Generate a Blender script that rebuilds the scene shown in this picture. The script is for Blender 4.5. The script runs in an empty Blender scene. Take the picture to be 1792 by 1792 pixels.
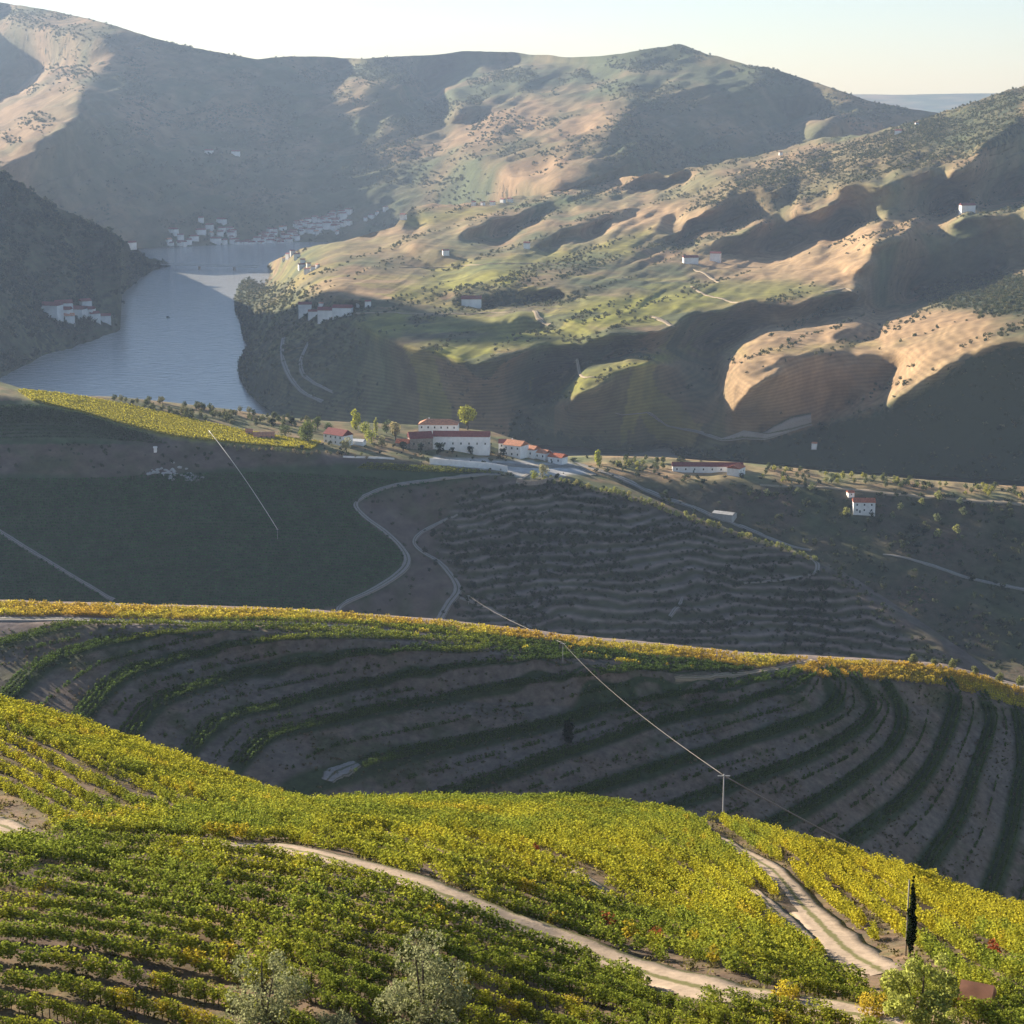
import bpy, bmesh, math, random
import numpy as np
from mathutils import Vector, Matrix
R = math.radians
random.seed(7); rng = np.random.default_rng(11)
SC = bpy.context.scene
COL = SC.collection
# ---------------------------------------------------------------- camera
FOC = 3344.0; PITCH = 12.57; CZ = 400.0          # photo pixels (1792 wide), degrees, metres over the river
cd = bpy.data.cameras.new('camera'); cam = bpy.data.objects.new('camera', cd); COL.objects.link(cam)
cam.location = (0, 0, CZ); cam.rotation_euler = (R(90 - PITCH), 0, 0)
cd.sensor_width = 36; cd.lens = 36 * FOC / 1792; cd.clip_start = 1; cd.clip_end = 60000
SC.camera = cam
# ---------------------------------------------------------------- light
SUN_AZ, SUN_EL = -50.0, 16.5
w = bpy.data.worlds.new('World'); SC.world = w; w.use_nodes = True
nt = w.node_tree; bg = nt.nodes['Background']
sky = nt.nodes.new('ShaderNodeTexSky'); sky.sky_type = 'NISHITA'; sky.sun_disc = False
sky.sun_elevation = R(SUN_EL); sky.sun_rotation = R(SUN_AZ); sky.altitude = 400
sky.air_density = 1.0; sky.dust_density = .15; sky.ozone_density = 1.6
tn_ = nt.nodes.new('ShaderNodeMix'); tn_.data_type = 'RGBA'; tn_.blend_type = 'MULTIPLY'; tn_.inputs[0].default_value = 1; tn_.inputs[7].default_value = (.96, .95, 1.01, 1)
nt.links.new(sky.outputs[0], tn_.inputs[6]); nt.links.new(tn_.outputs[2], bg.inputs[0]); bg.inputs[1].default_value = 0.05
sv = Vector((math.sin(R(SUN_AZ)) * math.cos(R(SUN_EL)), math.cos(R(SUN_AZ)) * math.cos(R(SUN_EL)), math.sin(R(SUN_EL))))
sl = bpy.data.lights.new('sun', 'SUN'); sl.energy = 5.0; sl.angle = R(0.5); sl.color = (1.0, 0.88, 0.72)
so = bpy.data.objects.new('sun', sl); COL.objects.link(so); so.rotation_euler = sv.to_track_quat('Z', 'Y').to_euler()
so.location = (-200, 100, 600)
SC.view_settings.view_transform = 'Standard'; SC.view_settings.look = 'None'
SC.view_settings.exposure = 1.5; SC.view_settings.gamma = 1.0
try: SC.cycles.volume_bounces = 1
except Exception: pass
HAZE = 0.000038
# ---------------------------------------------------------------- helpers
def T(py):                                       # downward tangent of the sight line through row py
    return np.tan(R(PITCH) + np.arctan((np.asarray(py, float) - 896) / FOC))
def unproj(px, py, D):
    px = np.asarray(px, float); py = np.asarray(py, float)
    c, s = math.cos(R(PITCH)), math.sin(R(PITCH))
    a = (px - 896) / FOC; b = (896 - py) / FOC
    yy = c + b * s
    return np.stack(np.broadcast_arrays(a / yy * D, D + 0 * a, CZ - T(py) * D), -1)
def interp(pts, x):
    p = np.array(pts, float); return np.interp(x, p[:, 0], p[:, 1])
def smooth_poly(pts, n=60):                      # Catmull-Rom through image points
    p = np.array(pts, float)
    if len(p) < 3:
        t = np.linspace(0, 1, n)[:, None]; return p[0] * (1 - t) + p[-1] * t
    q = np.vstack([2 * p[0] - p[1], p, 2 * p[-1] - p[-2]])
    out = []
    m = max(2, n // (len(p) - 1))
    for i in range(len(p) - 1):
        a, b, c, d = q[i:i + 4]
        t = np.linspace(0, 1, m, endpoint=False)[:, None]
        out.append(.5 * ((2 * b) + (c - a) * t + (2 * a - 5 * b + 4 * c - d) * t ** 2 + (3 * b - a - 3 * c + d) * t ** 3))
    out.append(p[-1:]); return np.vstack(out)
def resample(c, n):
    d = np.r_[0, np.cumsum(np.hypot(*np.diff(c[:, :2], axis=0).T))]
    s = np.linspace(0, d[-1], n)
    return np.stack([np.interp(s, d, c[:, k]) for k in range(c.shape[1])], -1)
def inpoly(x, y, poly):
    p = np.array(poly, float); ins = np.zeros(np.shape(x), bool)
    j = len(p) - 1
    for i in range(len(p)):
        xi, yi = p[i]; xj, yj = p[j]
        cnd = ((yi > y) != (yj > y)) & (x < (xj - xi) * (y - yi) / (yj - yi + 1e-12) + xi)
        ins ^= cnd; j = i
    return ins
# value noise in numpy
_perm = rng.random((256, 256))
def vnoise(x, y):
    xi = np.floor(x).astype(int); yi = np.floor(y).astype(int)
    fx = x - xi; fy = y - yi; fx = fx * fx * (3 - 2 * fx); fy = fy * fy * (3 - 2 * fy)
    g = lambda a, b: _perm[a & 255, b & 255]
    return (g(xi, yi) * (1 - fx) + g(xi + 1, yi) * fx) * (1 - fy) + (g(xi, yi + 1) * (1 - fx) + g(xi + 1, yi + 1) * fx) * fy
def fbm(x, y, o=4, seed=0):
    s = 0; a = .5
    for k in range(o):
        s = s + a * (vnoise(x * 2 ** k + 17.3 * k + seed, y * 2 ** k + 9.1 * k + seed * 1.7) * 2 - 1); a *= .5
    return s
# image-space maps at 4 px
MX0, MX1, MY0, MY1, MS = -800, 2600, -40, 2600, 4
_gx, _gy = np.meshgrid(np.arange(MX0, MX1, MS), np.arange(MY0, MY1, MS), indexing='ij')
def blur(a, s):
    r = int(3 * s) + 1; k = np.exp(-.5 * (np.arange(-r, r + 1) / s) ** 2); k /= k.sum()
    a = np.pad(a, ((r, r), (r, r)), mode='edge')
    a = np.apply_along_axis(lambda v: np.convolve(v, k, 'valid'), 0, a)
    return np.apply_along_axis(lambda v: np.convolve(v, k, 'valid'), 1, a)
def pmap(polys, base, sg=2.0, warp=0):                   # polys: list of (value, polygon)
    m = np.full(_gx.shape, float(base))
    wx = fbm(_gx / 45., _gy / 30., 4, 51) * warp * 2.2 + .5; wy = fbm(_gx / 45., _gy / 30., 4, 61) * warp + .5
    for v, p in polys: m[inpoly(_gx + wx, _gy + wy, p)] = v
    return blur(m, sg)
def samp(m, x, y):
    u = np.clip((np.asarray(x, float) - MX0) / MS, 0, m.shape[0] - 1.001); v = np.clip((np.asarray(y, float) - MY0) / MS, 0, m.shape[1] - 1.001)
    i = u.astype(int); j = v.astype(int); a = u - i; b = v - j
    return (m[i, j] * (1 - a) + m[i + 1, j] * a) * (1 - b) + (m[i, j + 1] * (1 - a) + m[i + 1, j + 1] * a) * b
def tps(ctrl):                                   # thin plate through (px, py, D), fitted on 1/D
    c = np.array(ctrl, float); x = c[:, :2] / 500.; v = 1 / c[:, 2]; n = len(c)
    def U(r2): return np.where(r2 > 0, r2 * np.log(r2 + 1e-12), 0)
    K = U(((x[:, None] - x[None]) ** 2).sum(-1)) + np.eye(n) * 2e-4
    P = np.c_[np.ones(n), x]; A = np.block([[K, P], [P.T, np.zeros((3, 3))]])
    sol = np.linalg.solve(A, np.r_[v, 0, 0, 0])
    def f(px, py):
        q = np.stack(np.broadcast_arrays(np.asarray(px, float), np.asarray(py, float)), -1) / 500.
        sh = q.shape[:-1]; q = q.reshape(-1, 2)
        out = U(((q[:, None] - x[None]) ** 2).sum(-1)) @ sol[:n] + sol[n] + q @ sol[n + 1:]
        return (1 / np.clip(out, 1e-5, None)).reshape(sh)
    return f
# ---------------------------------------------------------------- objects
def setp(o, label=None, cat=None, group=None, kind=None):
    if label: o['label'] = label
    if cat: o['category'] = cat
    if group: o['group'] = group
    if kind: o['kind'] = kind
    return o
def meshobj(name, verts, faces, mat, parent=None, smooth=False, attrs=None):
    me = bpy.data.meshes.new(name)
    V = np.asarray(verts, np.float32); me.vertices.add(len(V)); me.vertices.foreach_set('co', V.ravel())
    if isinstance(faces, np.ndarray):
        nf, k = faces.shape; flat = faces.ravel(); st = np.arange(nf) * k; tot = np.full(nf, k)
    else:
        tot = np.array([len(f) for f in faces]); st = np.r_[0, np.cumsum(tot)[:-1]]; flat = np.array([i for f in faces for i in f])
    me.loops.add(len(flat)); me.loops.foreach_set('vertex_index', flat.astype(np.int32))
    me.polygons.add(len(tot)); me.polygons.foreach_set('loop_start', st.astype(np.int32))
    me.update(calc_edges=True); me.validate()
    for m in (mat if isinstance(mat, (list, tuple)) else [mat]): me.materials.append(m)
    me.polygons.foreach_set('use_smooth', np.full(len(me.polygons), bool(smooth)))
    if attrs:
        for k, a in attrs.items():
            a = np.asarray(a, np.float32)
            if a.ndim == 2:
                at = me.attributes.new(k, 'FLOAT_COLOR', 'POINT'); at.data.foreach_set('color', np.c_[a, np.ones(len(a))].astype(np.float32).ravel())
            else:
                at = me.attributes.new(k, 'FLOAT', 'POINT'); at.data.foreach_set('value', a)
    o = bpy.data.objects.new(name, me); COL.objects.link(o)
    if parent: o.parent = parent
    return o
def empty(name, loc, rz=0, scale=1.0, **kw):
    o = bpy.data.objects.new(name, None); COL.objects.link(o); o.location = loc; o.rotation_euler = (0, 0, rz); o.scale = (scale,) * 3
    o.empty_display_size = .5
    return setp(o, **kw)
class MB:                                         # collects shapes for one mesh
    def __init__(s): s.v = []; s.f = []
    def add(s, v, f):
        n = len(s.v); s.v += [tuple(p) for p in v]; s.f += [tuple(i + n for i in q) for q in f]; return s
    def box(s, x0, x1, y0, y1, z0, z1):
        return s.add([(x0, y0, z0), (x1, y0, z0), (x1, y1, z0), (x0, y1, z0), (x0, y0, z1), (x1, y0, z1), (x1, y1, z1), (x0, y1, z1)],
                     [(3, 2, 1, 0), (4, 5, 6, 7), (0, 1, 5, 4), (1, 2, 6, 5), (2, 3, 7, 6), (3, 0, 4, 7)])
    def tube(s, pts, rad, n=6, cap=True):
        pts = [Vector(p) for p in pts]; rad = rad if isinstance(rad, (list, tuple)) else [rad] * len(pts)
        vs = []; fs = []
        for i, p in enumerate(pts):
            d = (pts[min(i + 1, len(pts) - 1)] - pts[max(i - 1, 0)]).normalized()
            a = d.orthogonal() if i == 0 else (a - d * a.dot(d)).normalized() if i else a
            a = a.normalized(); b = d.cross(a)
            for k in range(n):
                t = 2 * math.pi * k / n; vs.append(p + (a * math.cos(t) + b * math.sin(t)) * rad[i])
        for i in range(len(pts) - 1):
            for k in range(n): fs.append((i * n + k, i * n + (k + 1) % n, (i + 1) * n + (k + 1) % n, (i + 1) * n + k))
        if cap: fs.append(tuple(range(n))[::-1]); fs.append(tuple(range((len(pts) - 1) * n, len(pts) * n)))
        return s.add(vs, fs)
    def build(s, name, mat, parent=None, smooth=False): return meshobj(name, s.v, s.f, mat, parent, smooth)
# ---------------------------------------------------------------- materials
def newmat(name):
    m = bpy.data.materials.new(name); m.use_nodes = True; return m, m.node_tree, m.node_tree.nodes['Principled BSDF']
def N(nt, typ, **kw):
    n = nt.nodes.new(typ)
    for k, v in kw.items(): setattr(n, k, v)
    return n
def simple(name, col, rough=.8, var=.15, scale=1.0, bump=0.0, spec=.3):
    m, nt, b = newmat(name)
    tc = N(nt, 'ShaderNodeTexCoord'); no = N(nt, 'ShaderNodeTexNoise'); no.inputs['Scale'].default_value = scale; no.inputs['Detail'].default_value = 6
    nt.links.new(tc.outputs['Object'], no.inputs['Vector'])
    mr = N(nt, 'ShaderNodeMapRange'); mr.inputs[1].default_value = .3; mr.inputs[2].default_value = .7
    mr.inputs[3].default_value = 1 - var; mr.inputs[4].default_value = 1 + var
    nt.links.new(no.outputs[0], mr.inputs[0])
    vm = N(nt, 'ShaderNodeVectorMath', operation='SCALE'); vm.inputs[0].default_value = col; nt.links.new(mr.outputs[0], vm.inputs['Scale'])
    nt.links.new(vm.outputs[0], b.inputs['Base Color']); b.inputs['Roughness'].default_value = rough; b.inputs['Specular IOR Level'].default_value = spec
    if bump:
        bp = N(nt, 'ShaderNodeBump'); bp.inputs['Distance'].default_value = bump; nt.links.new(no.outputs[0], bp.inputs['Height']); nt.links.new(bp.outputs[0], b.inputs['Normal'])
    return m
def terrain_mat(name, nscale, speck=(.05, .06, .03), speck_scale=.2, bump=1.0, fine=.5):
    m, nt, b = newmat(name); L = nt.links.new
    at = N(nt, 'ShaderNodeAttribute', attribute_name='col'); sc = N(nt, 'ShaderNodeAttribute', attribute_name='scrub')
    geo = N(nt, 'ShaderNodeNewGeometry')
    n1 = N(nt, 'ShaderNodeTexNoise'); n1.inputs['Scale'].default_value = nscale; n1.inputs['Detail'].default_value = 8; n1.inputs['Roughness'].default_value = .65; L(geo.outputs['Position'], n1.inputs['Vector'])
    mr = N(nt, 'ShaderNodeMapRange'); mr.inputs[1].default_value = .3; mr.inputs[2].default_value = .7; mr.inputs[3].default_value = .62; mr.inputs[4].default_value = 1.38; L(n1.outputs[0], mr.inputs[0])
    vm = N(nt, 'ShaderNodeVectorMath', operation='SCALE'); L(at.outputs['Color'], vm.inputs[0]); L(mr.outputs[0], vm.inputs['Scale'])
    # shrubs: speckle threshold driven by attribute
    n2 = N(nt, 'ShaderNodeTexNoise'); n2.inputs['Scale'].default_value = speck_scale; n2.inputs['Detail'].default_value = 5; n2.inputs['Roughness'].default_value = .6; L(geo.outputs['Position'], n2.inputs['Vector'])
    ad = N(nt, 'ShaderNodeMath', operation='ADD'); L(n2.outputs[0], ad.inputs[0]); L(sc.outputs['Fac'], ad.inputs[1])
    th = N(nt, 'ShaderNodeMapRange'); th.inputs[1].default_value = .93; th.inputs[2].default_value = 1.06; L(ad.outputs[0], th.inputs[0])
    mx = N(nt, 'ShaderNodeMix', data_type='RGBA'); L(th.outputs[0], mx.inputs[0]); L(vm.outputs[0], mx.inputs[6]); mx.inputs[7].default_value = (*speck, 1)
    L(mx.outputs[2], b.inputs['Base Color']); b.inputs['Roughness'].default_value = .95; b.inputs['Specular IOR Level'].default_value = .1
    hs = N(nt, 'ShaderNodeMath', operation='ADD'); L(n1.outputs[0], hs.inputs[0]); L(th.outputs[0], hs.inputs[1])
    bp = N(nt, 'ShaderNodeBump'); bp.inputs['Distance'].default_value = bump; bp.inputs['Strength'].default_value = fine; L(hs.outputs[0], bp.inputs['Height']); L(bp.outputs[0], b.inputs['Normal'])
    return m
def leaf_mat(name, col=None, trans=.4, var=.62):
    m = bpy.data.materials.new(name); m.use_nodes = True; nt = m.node_tree; nt.nodes.clear(); L = nt.links.new
    out = N(nt, 'ShaderNodeOutputMaterial')
    lv = N(nt, 'ShaderNodeAttribute', attribute_name='lv')
    mr = N(nt, 'ShaderNodeMapRange'); mr.inputs[3].default_value = 1 - var; mr.inputs[4].default_value = 1 + var; L(lv.outputs['Fac'], mr.inputs[0])
    vm = N(nt, 'ShaderNodeVectorMath', operation='SCALE'); L(mr.outputs[0], vm.inputs['Scale'])
    if col is None:
        ti = N(nt, 'ShaderNodeAttribute', attribute_name='tint', attribute_type='INSTANCER'); L(ti.outputs['Vector'], vm.inputs[0])
    else: vm.inputs[0].default_value = col
    df = N(nt, 'ShaderNodeBsdfDiffuse'); tr = N(nt, 'ShaderNodeBsdfTranslucent'); mx = N(nt, 'ShaderNodeMixShader'); mx.inputs[0].default_value = trans
    L(vm.outputs[0], df.inputs[0]); L(vm.outputs[0], tr.inputs[0]); L(df.outputs[0], mx.inputs[1]); L(tr.outputs[0], mx.inputs[2])
    L(mx.outputs[0], out.inputs[0]); return m
M_leaf = leaf_mat('leaf_tinted')
M_bark = simple('bark', (.09, .07, .05), .95, .3, 4)
M_white = simple('whitewash', (.85, .84, .81), .85, .10, .35)
M_white_far = simple('whitewash_far', (.84, .82, .78), .85, .2, .1)
M_stone = simple('schist_stone', (.30, .25, .20), .9, .35, 1.2, .05)
M_roof = simple('clay_tiles', (.48, .14, .07), .9, .35, .9)
M_roof2 = simple('pale_clay_tiles', (.60, .27, .15), .9, .3, .8)
M_roof3 = simple('old_clay_tiles', (.25, .07, .06), .9, .3, .8)
M_pink = simple('pink_plaster', (.50, .27, .22), .9, .15, .5)
M_glass = simple('window_pane', (.03, .035, .04), .15, .1, 1, 0, .6)
M_wood = simple('painted_wood', (.10, .14, .12), .6, .2, 3)
def track_mat(name, col, grass):
    m, nt, b = newmat(name); L = nt.links.new; geo = N(nt, 'ShaderNodeNewGeometry'); at = N(nt, 'ShaderNodeAttribute', attribute_name='u')
    no = N(nt, 'ShaderNodeTexNoise'); no.inputs['Scale'].default_value = .9; no.inputs['Detail'].default_value = 9; no.inputs['Roughness'].default_value = .7; L(geo.outputs['Position'], no.inputs['Vector'])
    mr = N(nt, 'ShaderNodeMapRange'); mr.inputs[1].default_value = .3; mr.inputs[2].default_value = .7; mr.inputs[3].default_value = .7; mr.inputs[4].default_value = 1.2; L(no.outputs[0], mr.inputs[0])
    vm = N(nt, 'ShaderNodeVectorMath', operation='SCALE'); vm.inputs[0].default_value = col; L(mr.outputs[0], vm.inputs['Scale'])
    ab = N(nt, 'ShaderNodeMath', operation='ABSOLUTE'); L(at.outputs['Fac'], ab.inputs[0])
    ce = N(nt, 'ShaderNodeMapRange'); ce.inputs[1].default_value = .30; ce.inputs[2].default_value = .0; L(ab.outputs[0], ce.inputs[0])
    ed = N(nt, 'ShaderNodeMapRange'); ed.inputs[1].default_value = .68; ed.inputs[2].default_value = 1.0; L(ab.outputs[0], ed.inputs[0])
    mx_ = N(nt, 'ShaderNodeMath', operation='MAXIMUM'); L(ce.outputs[0], mx_.inputs[0]); L(ed.outputs[0], mx_.inputs[1])
    ad = N(nt, 'ShaderNodeMath', operation='MULTIPLY_ADD'); L(mx_.outputs[0], ad.inputs[0]); ad.inputs[1].default_value = .55; L(no.outputs[0], ad.inputs[2])
    th = N(nt, 'ShaderNodeMapRange'); th.inputs[1].default_value = .72; th.inputs[2].default_value = .92; L(ad.outputs[0], th.inputs[0])
    mx = N(nt, 'ShaderNodeMix', data_type='RGBA'); L(th.outputs[0], mx.inputs[0]); L(vm.outputs[0], mx.inputs[6]); mx.inputs[7].default_value = (*grass, 1)
    L(mx.outputs[2], b.inputs['Base Color']); b.inputs['Roughness'].default_value = .97; b.inputs['Specular IOR Level'].default_value = .1
    bp = N(nt, 'ShaderNodeBump'); bp.inputs['Distance'].default_value = .08; L(no.outputs[0], bp.inputs['Height']); L(bp.outputs[0], b.inputs['Normal']); return m
M_path = track_mat('dirt_track', (.43, .33, .235), (.16, .15, .06))
M_pathg = track_mat('gravel_track', (.33, .30, .27), (.12, .12, .07))
M_pave = simple('paving', (.52, .50, .47), .9, .15, .15)
M_metal = simple('grey_metal', (.45, .45, .44), .5, .15, 2)
M_wire = simple('cable', (.26, .23, .19), .5, .1, 1)
M_conc = simple('concrete', (.42, .41, .39), .9, .2, .3)
# ---------------------------------------------------------------- terrain layers
class Layer:
    """a hill: vertices on a grid of sight columns; every vertex has its own real distance"""
    def __init__(s, name, xs, top, base, n, D, mat, colfun, back, front=None, post=None, kindname=None, water=None):
        s.xs = np.asarray(xs, float); s.top = top(s.xs); s.base = base(s.xs); s.n = n
        t = np.linspace(0, 1, n); s.py = s.base[:, None] + (s.top - s.base)[:, None] * t[None]
        s.px = np.broadcast_to(s.xs[:, None], s.py.shape)
        Dm = D(s.px, s.py); P = unproj(s.px, s.py, Dm)
        if post: P = post(P, s.px, s.py)
        s.P = P
        rows = [P]
        if front is not None: rows.insert(0, front(P[:, 0]))
        bk = []
        last = P[:, -1]; prev = P[:, -2]
        for dd, drop in back:
            q = last.copy(); r = q[:, :2] / np.linalg.norm(q[:, :2], axis=1)[:, None]
            q[:, 0] += r[:, 0] * dd; q[:, 1] += r[:, 1] * dd; q[:, 2] -= drop
            q[:, 2] += fbm(q[:, 0] / (40 + dd), q[:, 1] / (40 + dd), 3) * drop * .15
            bk.append(q)
        rows.append(np.stack(bk, 1)); G = np.concatenate(rows, 1)
        s.G = G
        nx, ny = G.shape[:2]
        nf = G.shape[1] - P.shape[1] - len(bk)
        pxx = np.concatenate([np.broadcast_to(s.px[:, :1], (nx, nf)), s.px, np.broadcast_to(s.px[:, -1:], (nx, len(bk)))], 1)
        pyy = np.concatenate([np.broadcast_to(s.py[:, :1], (nx, nf)), s.py, np.broadcast_to(s.py[:, -1:], (nx, len(bk)))], 1)
        col, scrub = colfun(pxx, pyy, G)
        idx = np.arange(nx * ny).reshape(nx, ny)
        F = np.stack([idx[:-1, :-1], idx[1:, :-1], idx[1:, 1:], idx[:-1, 1:]], -1).reshape(-1, 4)
        s.obj = meshobj(name, G.reshape(-1, 3), F, mat, None, True, {'col': col.reshape(-1, 3), 'scrub': scrub.reshape(-1)})
        setp(s.obj, kind='structure')
    def at(s, px, py):
        px = np.asarray(px, float); py = np.asarray(py, float)
        u = np.clip(np.interp(px, s.xs, np.arange(len(s.xs))), 0, len(s.xs) - 1.001); i = u.astype(int); a = (u - i)
        def colv(i):
            t = (py - s.base[i]) / (s.top[i] - s.base[i]) * (s.n - 1)
            t = np.clip(t, 0, s.n - 1.001); j = t.astype(int); b = (t - j)[..., None]
            return s.P[i, j] * (1 - b) + s.P[i, j + 1] * b
        a = a[..., None]
        return colv(i) * (1 - a) + colv(i + 1) * a
    def pt(s, px, py): return Vector(s.at(np.array([px]), np.array([py]))[0].tolist())
    def scatter(s, n, mask):                      # world-uniform points where mask(px,py)>0
        P = s.P; e1 = P[1:, :-1] - P[:-1, :-1]; e2 = P[:-1, 1:] - P[:-1, :-1]
        A = np.abs(e1[..., 0] * e2[..., 1] - e1[..., 1] * e2[..., 0])
        cx = s.px[:-1, :-1]; cy = s.py[:-1, :-1]; Wt = (A * np.clip(mask(cx, cy), 0, None)).ravel(); Wt /= Wt.sum()
        k = rng.choice(len(Wt), n, p=Wt); i, j = np.unravel_index(k, A.shape); a = rng.random(n)[:, None]; b = rng.random(n)[:, None]
        return (P[i, j] * (1 - a) + P[i + 1, j] * a) * (1 - b) + (P[i, j + 1] * (1 - a) + P[i + 1, j + 1] * a) * b, s.px[i, j], s.py[i, j]
def slopeD(base, Dbase, g, sgn=1):
    """walk up each sight column over ground of slope g(px,py), starting at distance Dbase"""
    def f(px, py):
        D = np.zeros(py.shape); D[:, 0] = Dbase(px[:, 0], py[:, 0]); G = g(px, py); t = T(py)
        for k in range(1, py.shape[1]):
            gg = np.maximum(.5 * (G[:, k] + G[:, k - 1]), .012 - t[:, k])
            D[:, k] = D[:, k - 1] * (gg + t[:, k - 1]) / (gg + t[:, k])
        return D
    return f
def solve_relief(g, zx, D0, y1, eps=2e-7):
    """distance map whose ground slopes follow g (rise away from the viewer) and zx (rise to the right), least squares"""
    j1 = int((y1 - MY0) / MS); G = g[:, :j1]; ZX = zx[:, :j1]; t = T(_gy[:, :j1]); dT = np.gradient(t, axis=1)
    den = np.maximum(G + t, .05); a = -dT / den; b = -ZX / (den * FOC) * MS
    u0 = np.log(D0[:, :j1])
    def mir(v): v = np.concatenate([v, v[::-1]], 0); return np.concatenate([v, v[:, ::-1]], 1)
    # divergence form with reflecting borders
    div = np.zeros_like(a); ah = .5 * (a[:, 1:] + a[:, :-1]); div[:, :-1] += ah; div[:, 1:] -= ah
    bh = .5 * (b[1:] + b[:-1]); div[:-1] += bh; div[1:] -= bh
    rhs = mir(div - eps * 1e3 * u0)
    kx = 2 - 2 * np.cos(2 * np.pi * np.fft.fftfreq(rhs.shape[0])); ky = 2 - 2 * np.cos(2 * np.pi * np.fft.fftfreq(rhs.shape[1]))
    U = np.fft.fft2(rhs) / -(kx[:, None] + ky[None] + eps * 1e3)
    u = np.real(np.fft.ifft2(U))[:G.shape[0], :G.shape[1]]
    out = np.exp(u); return np.concatenate([out, np.repeat(out[:, -1:], _gy.shape[1] - j1, 1)], 1)
def colint(basey, Dbase, g):
    """plain column walk on the raster, used as the broad shape"""
    t = T(_gy); D = np.zeros(_gy.shape); n = _gy.shape[1]; by = basey(_gx[:, 0]); db = Dbase(_gx[:, 0]); gg = np.broadcast_to(g, D.shape)
    D = db[:, None] * (gg + T(by)[:, None]) / np.maximum(gg + t, .04); return D
from mathutils.bvhtree import BVHTree
def fit_relief(g, zx, u0, y1, inside, target, x0, x1, rounds=8, gmin=None):
    """reshape the ground until the sides the low sun reaches are the sunlit sides of the real spurs"""
    hz_ = Vector((sv.x, sv.y, 0)).normalized(); i0 = int((x0 - MX0) / MS); i1 = int((x1 - MX0) / MS); j1 = int((y1 - MY0) / MS)
    g = g.copy(); zx = zx.copy(); S = np.array(sv)
    for it in range(rounds + 1):
        D = solve_relief(g, zx, u0, y1)
        if it == rounds: break
        X = unproj(_gx[i0:i1, :j1], _gy[i0:i1, :j1], D[i0:i1, :j1]); ins = inside[i0:i1, :j1]
        e1 = np.gradient(X, axis=0); e2 = np.gradient(X, axis=1); n = np.cross(e1, e2); n /= np.linalg.norm(n, axis=-1)[..., None] + 1e-9; n *= np.sign(n[..., 2:3]); d = n @ S
        idx = np.arange(d.size).reshape(d.shape); F = np.stack([idx[:-1, :-1], idx[1:, :-1], idx[1:, 1:], idx[:-1, 1:]], -1)[ins[:-1, :-1] & ins[1:, 1:]]
        bv = BVHTree.FromPolygons(X.reshape(-1, 3).tolist(), F.tolist()); cast = np.zeros(d.shape)
        for p in range(0, d.shape[0], 2):
            for q in range(0, d.shape[1], 2):
                if ins[p, q] and d[p, q] > 0:
                    if bv.ray_cast(Vector(X[p, q]) + Vector((0, 0, 3)), sv, 3000)[0] is not None: cast[p:p + 2, q:q + 2] = 1
        tg = target[i0:i1, :j1]                   # 1 = should be lit
        lit = (d > .04) & (cast < .5)
        want = (tg > .5) & ((d < .22) | (cast > .5)); dont = (tg < .5) & lit
        corr = np.zeros(_gx.shape); corr[i0:i1, :j1] = np.where(ins, np.where(want, -1., np.where(dont, 1., 0)), 0)
        # a face whose shadow falls on ground that should be sunlit is softened
        soft = blur((corr < 0).astype(float), 4); sh = np.zeros(_gx.shape); sh[i0:i1, :j1] = ((tg < .5) & (d < -.05) & ins)
        corr = blur(corr - .8 * sh * soft, 1.4)
        st = .16; g = np.clip(g + corr * st, gmin, 1.2); zx = zx - corr * st * 1.1
        if it in (0, rounds - 1): print('relief', it, 'agreement', float(((lit == (tg > .5)) & ins).sum() / ins.sum()))
    return D
def C3(*c): return np.array(c, float)
def mixc(a, b, f): f = f[..., None]; return a * (1 - f) + b * f
tan_ = C3(.36, .235, .125); scrubg = C3(.085, .10, .045); ygreen = C3(.27, .26, .045); soil = C3(.15, .105, .075); mauve = C3(.155, .125, .11)
darkg = C3(.030, .055, .022); olive = C3(.14, .15, .065)

# ======== river and far plain
rv = meshobj('river', [(-9000, 600, 0), (9000, 600, 0), (9000, 18000, 0), (-9000, 18000, 0)], np.array([[0, 1, 2, 3]]), None)
rv.data.materials.clear(); m, nt_, b = newmat('water'); rv.data.materials.append(m); setp(rv, kind='structure')
b.inputs['Base Color'].default_value = (.44, .43, .40, 1); b.inputs['Specular IOR Level'].default_value = 1.0; b.inputs['Roughness'].default_value = .15; b.inputs['IOR'].default_value = 1.33
geo = N(nt_, 'ShaderNodeNewGeometry'); no = N(nt_, 'ShaderNodeTexNoise'); no.inputs['Scale'].default_value = .12; no.inputs['Detail'].default_value = 4
mp = N(nt_, 'ShaderNodeMapping'); mp.inputs['Scale'].default_value = (.4, 1, 1)
nt_.links.new(geo.outputs['Position'], mp.inputs[0]); nt_.links.new(mp.outputs[0], no.inputs['Vector'])
bp = N(nt_, 'ShaderNodeBump'); bp.inputs['Distance'].default_value = 1.4; bp.inputs['Strength'].default_value = 1.0
nt_.links.new(no.outputs[0], bp.inputs['Height']); nt_.links.new(bp.outputs[0], b.inputs['Normal'])

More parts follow.
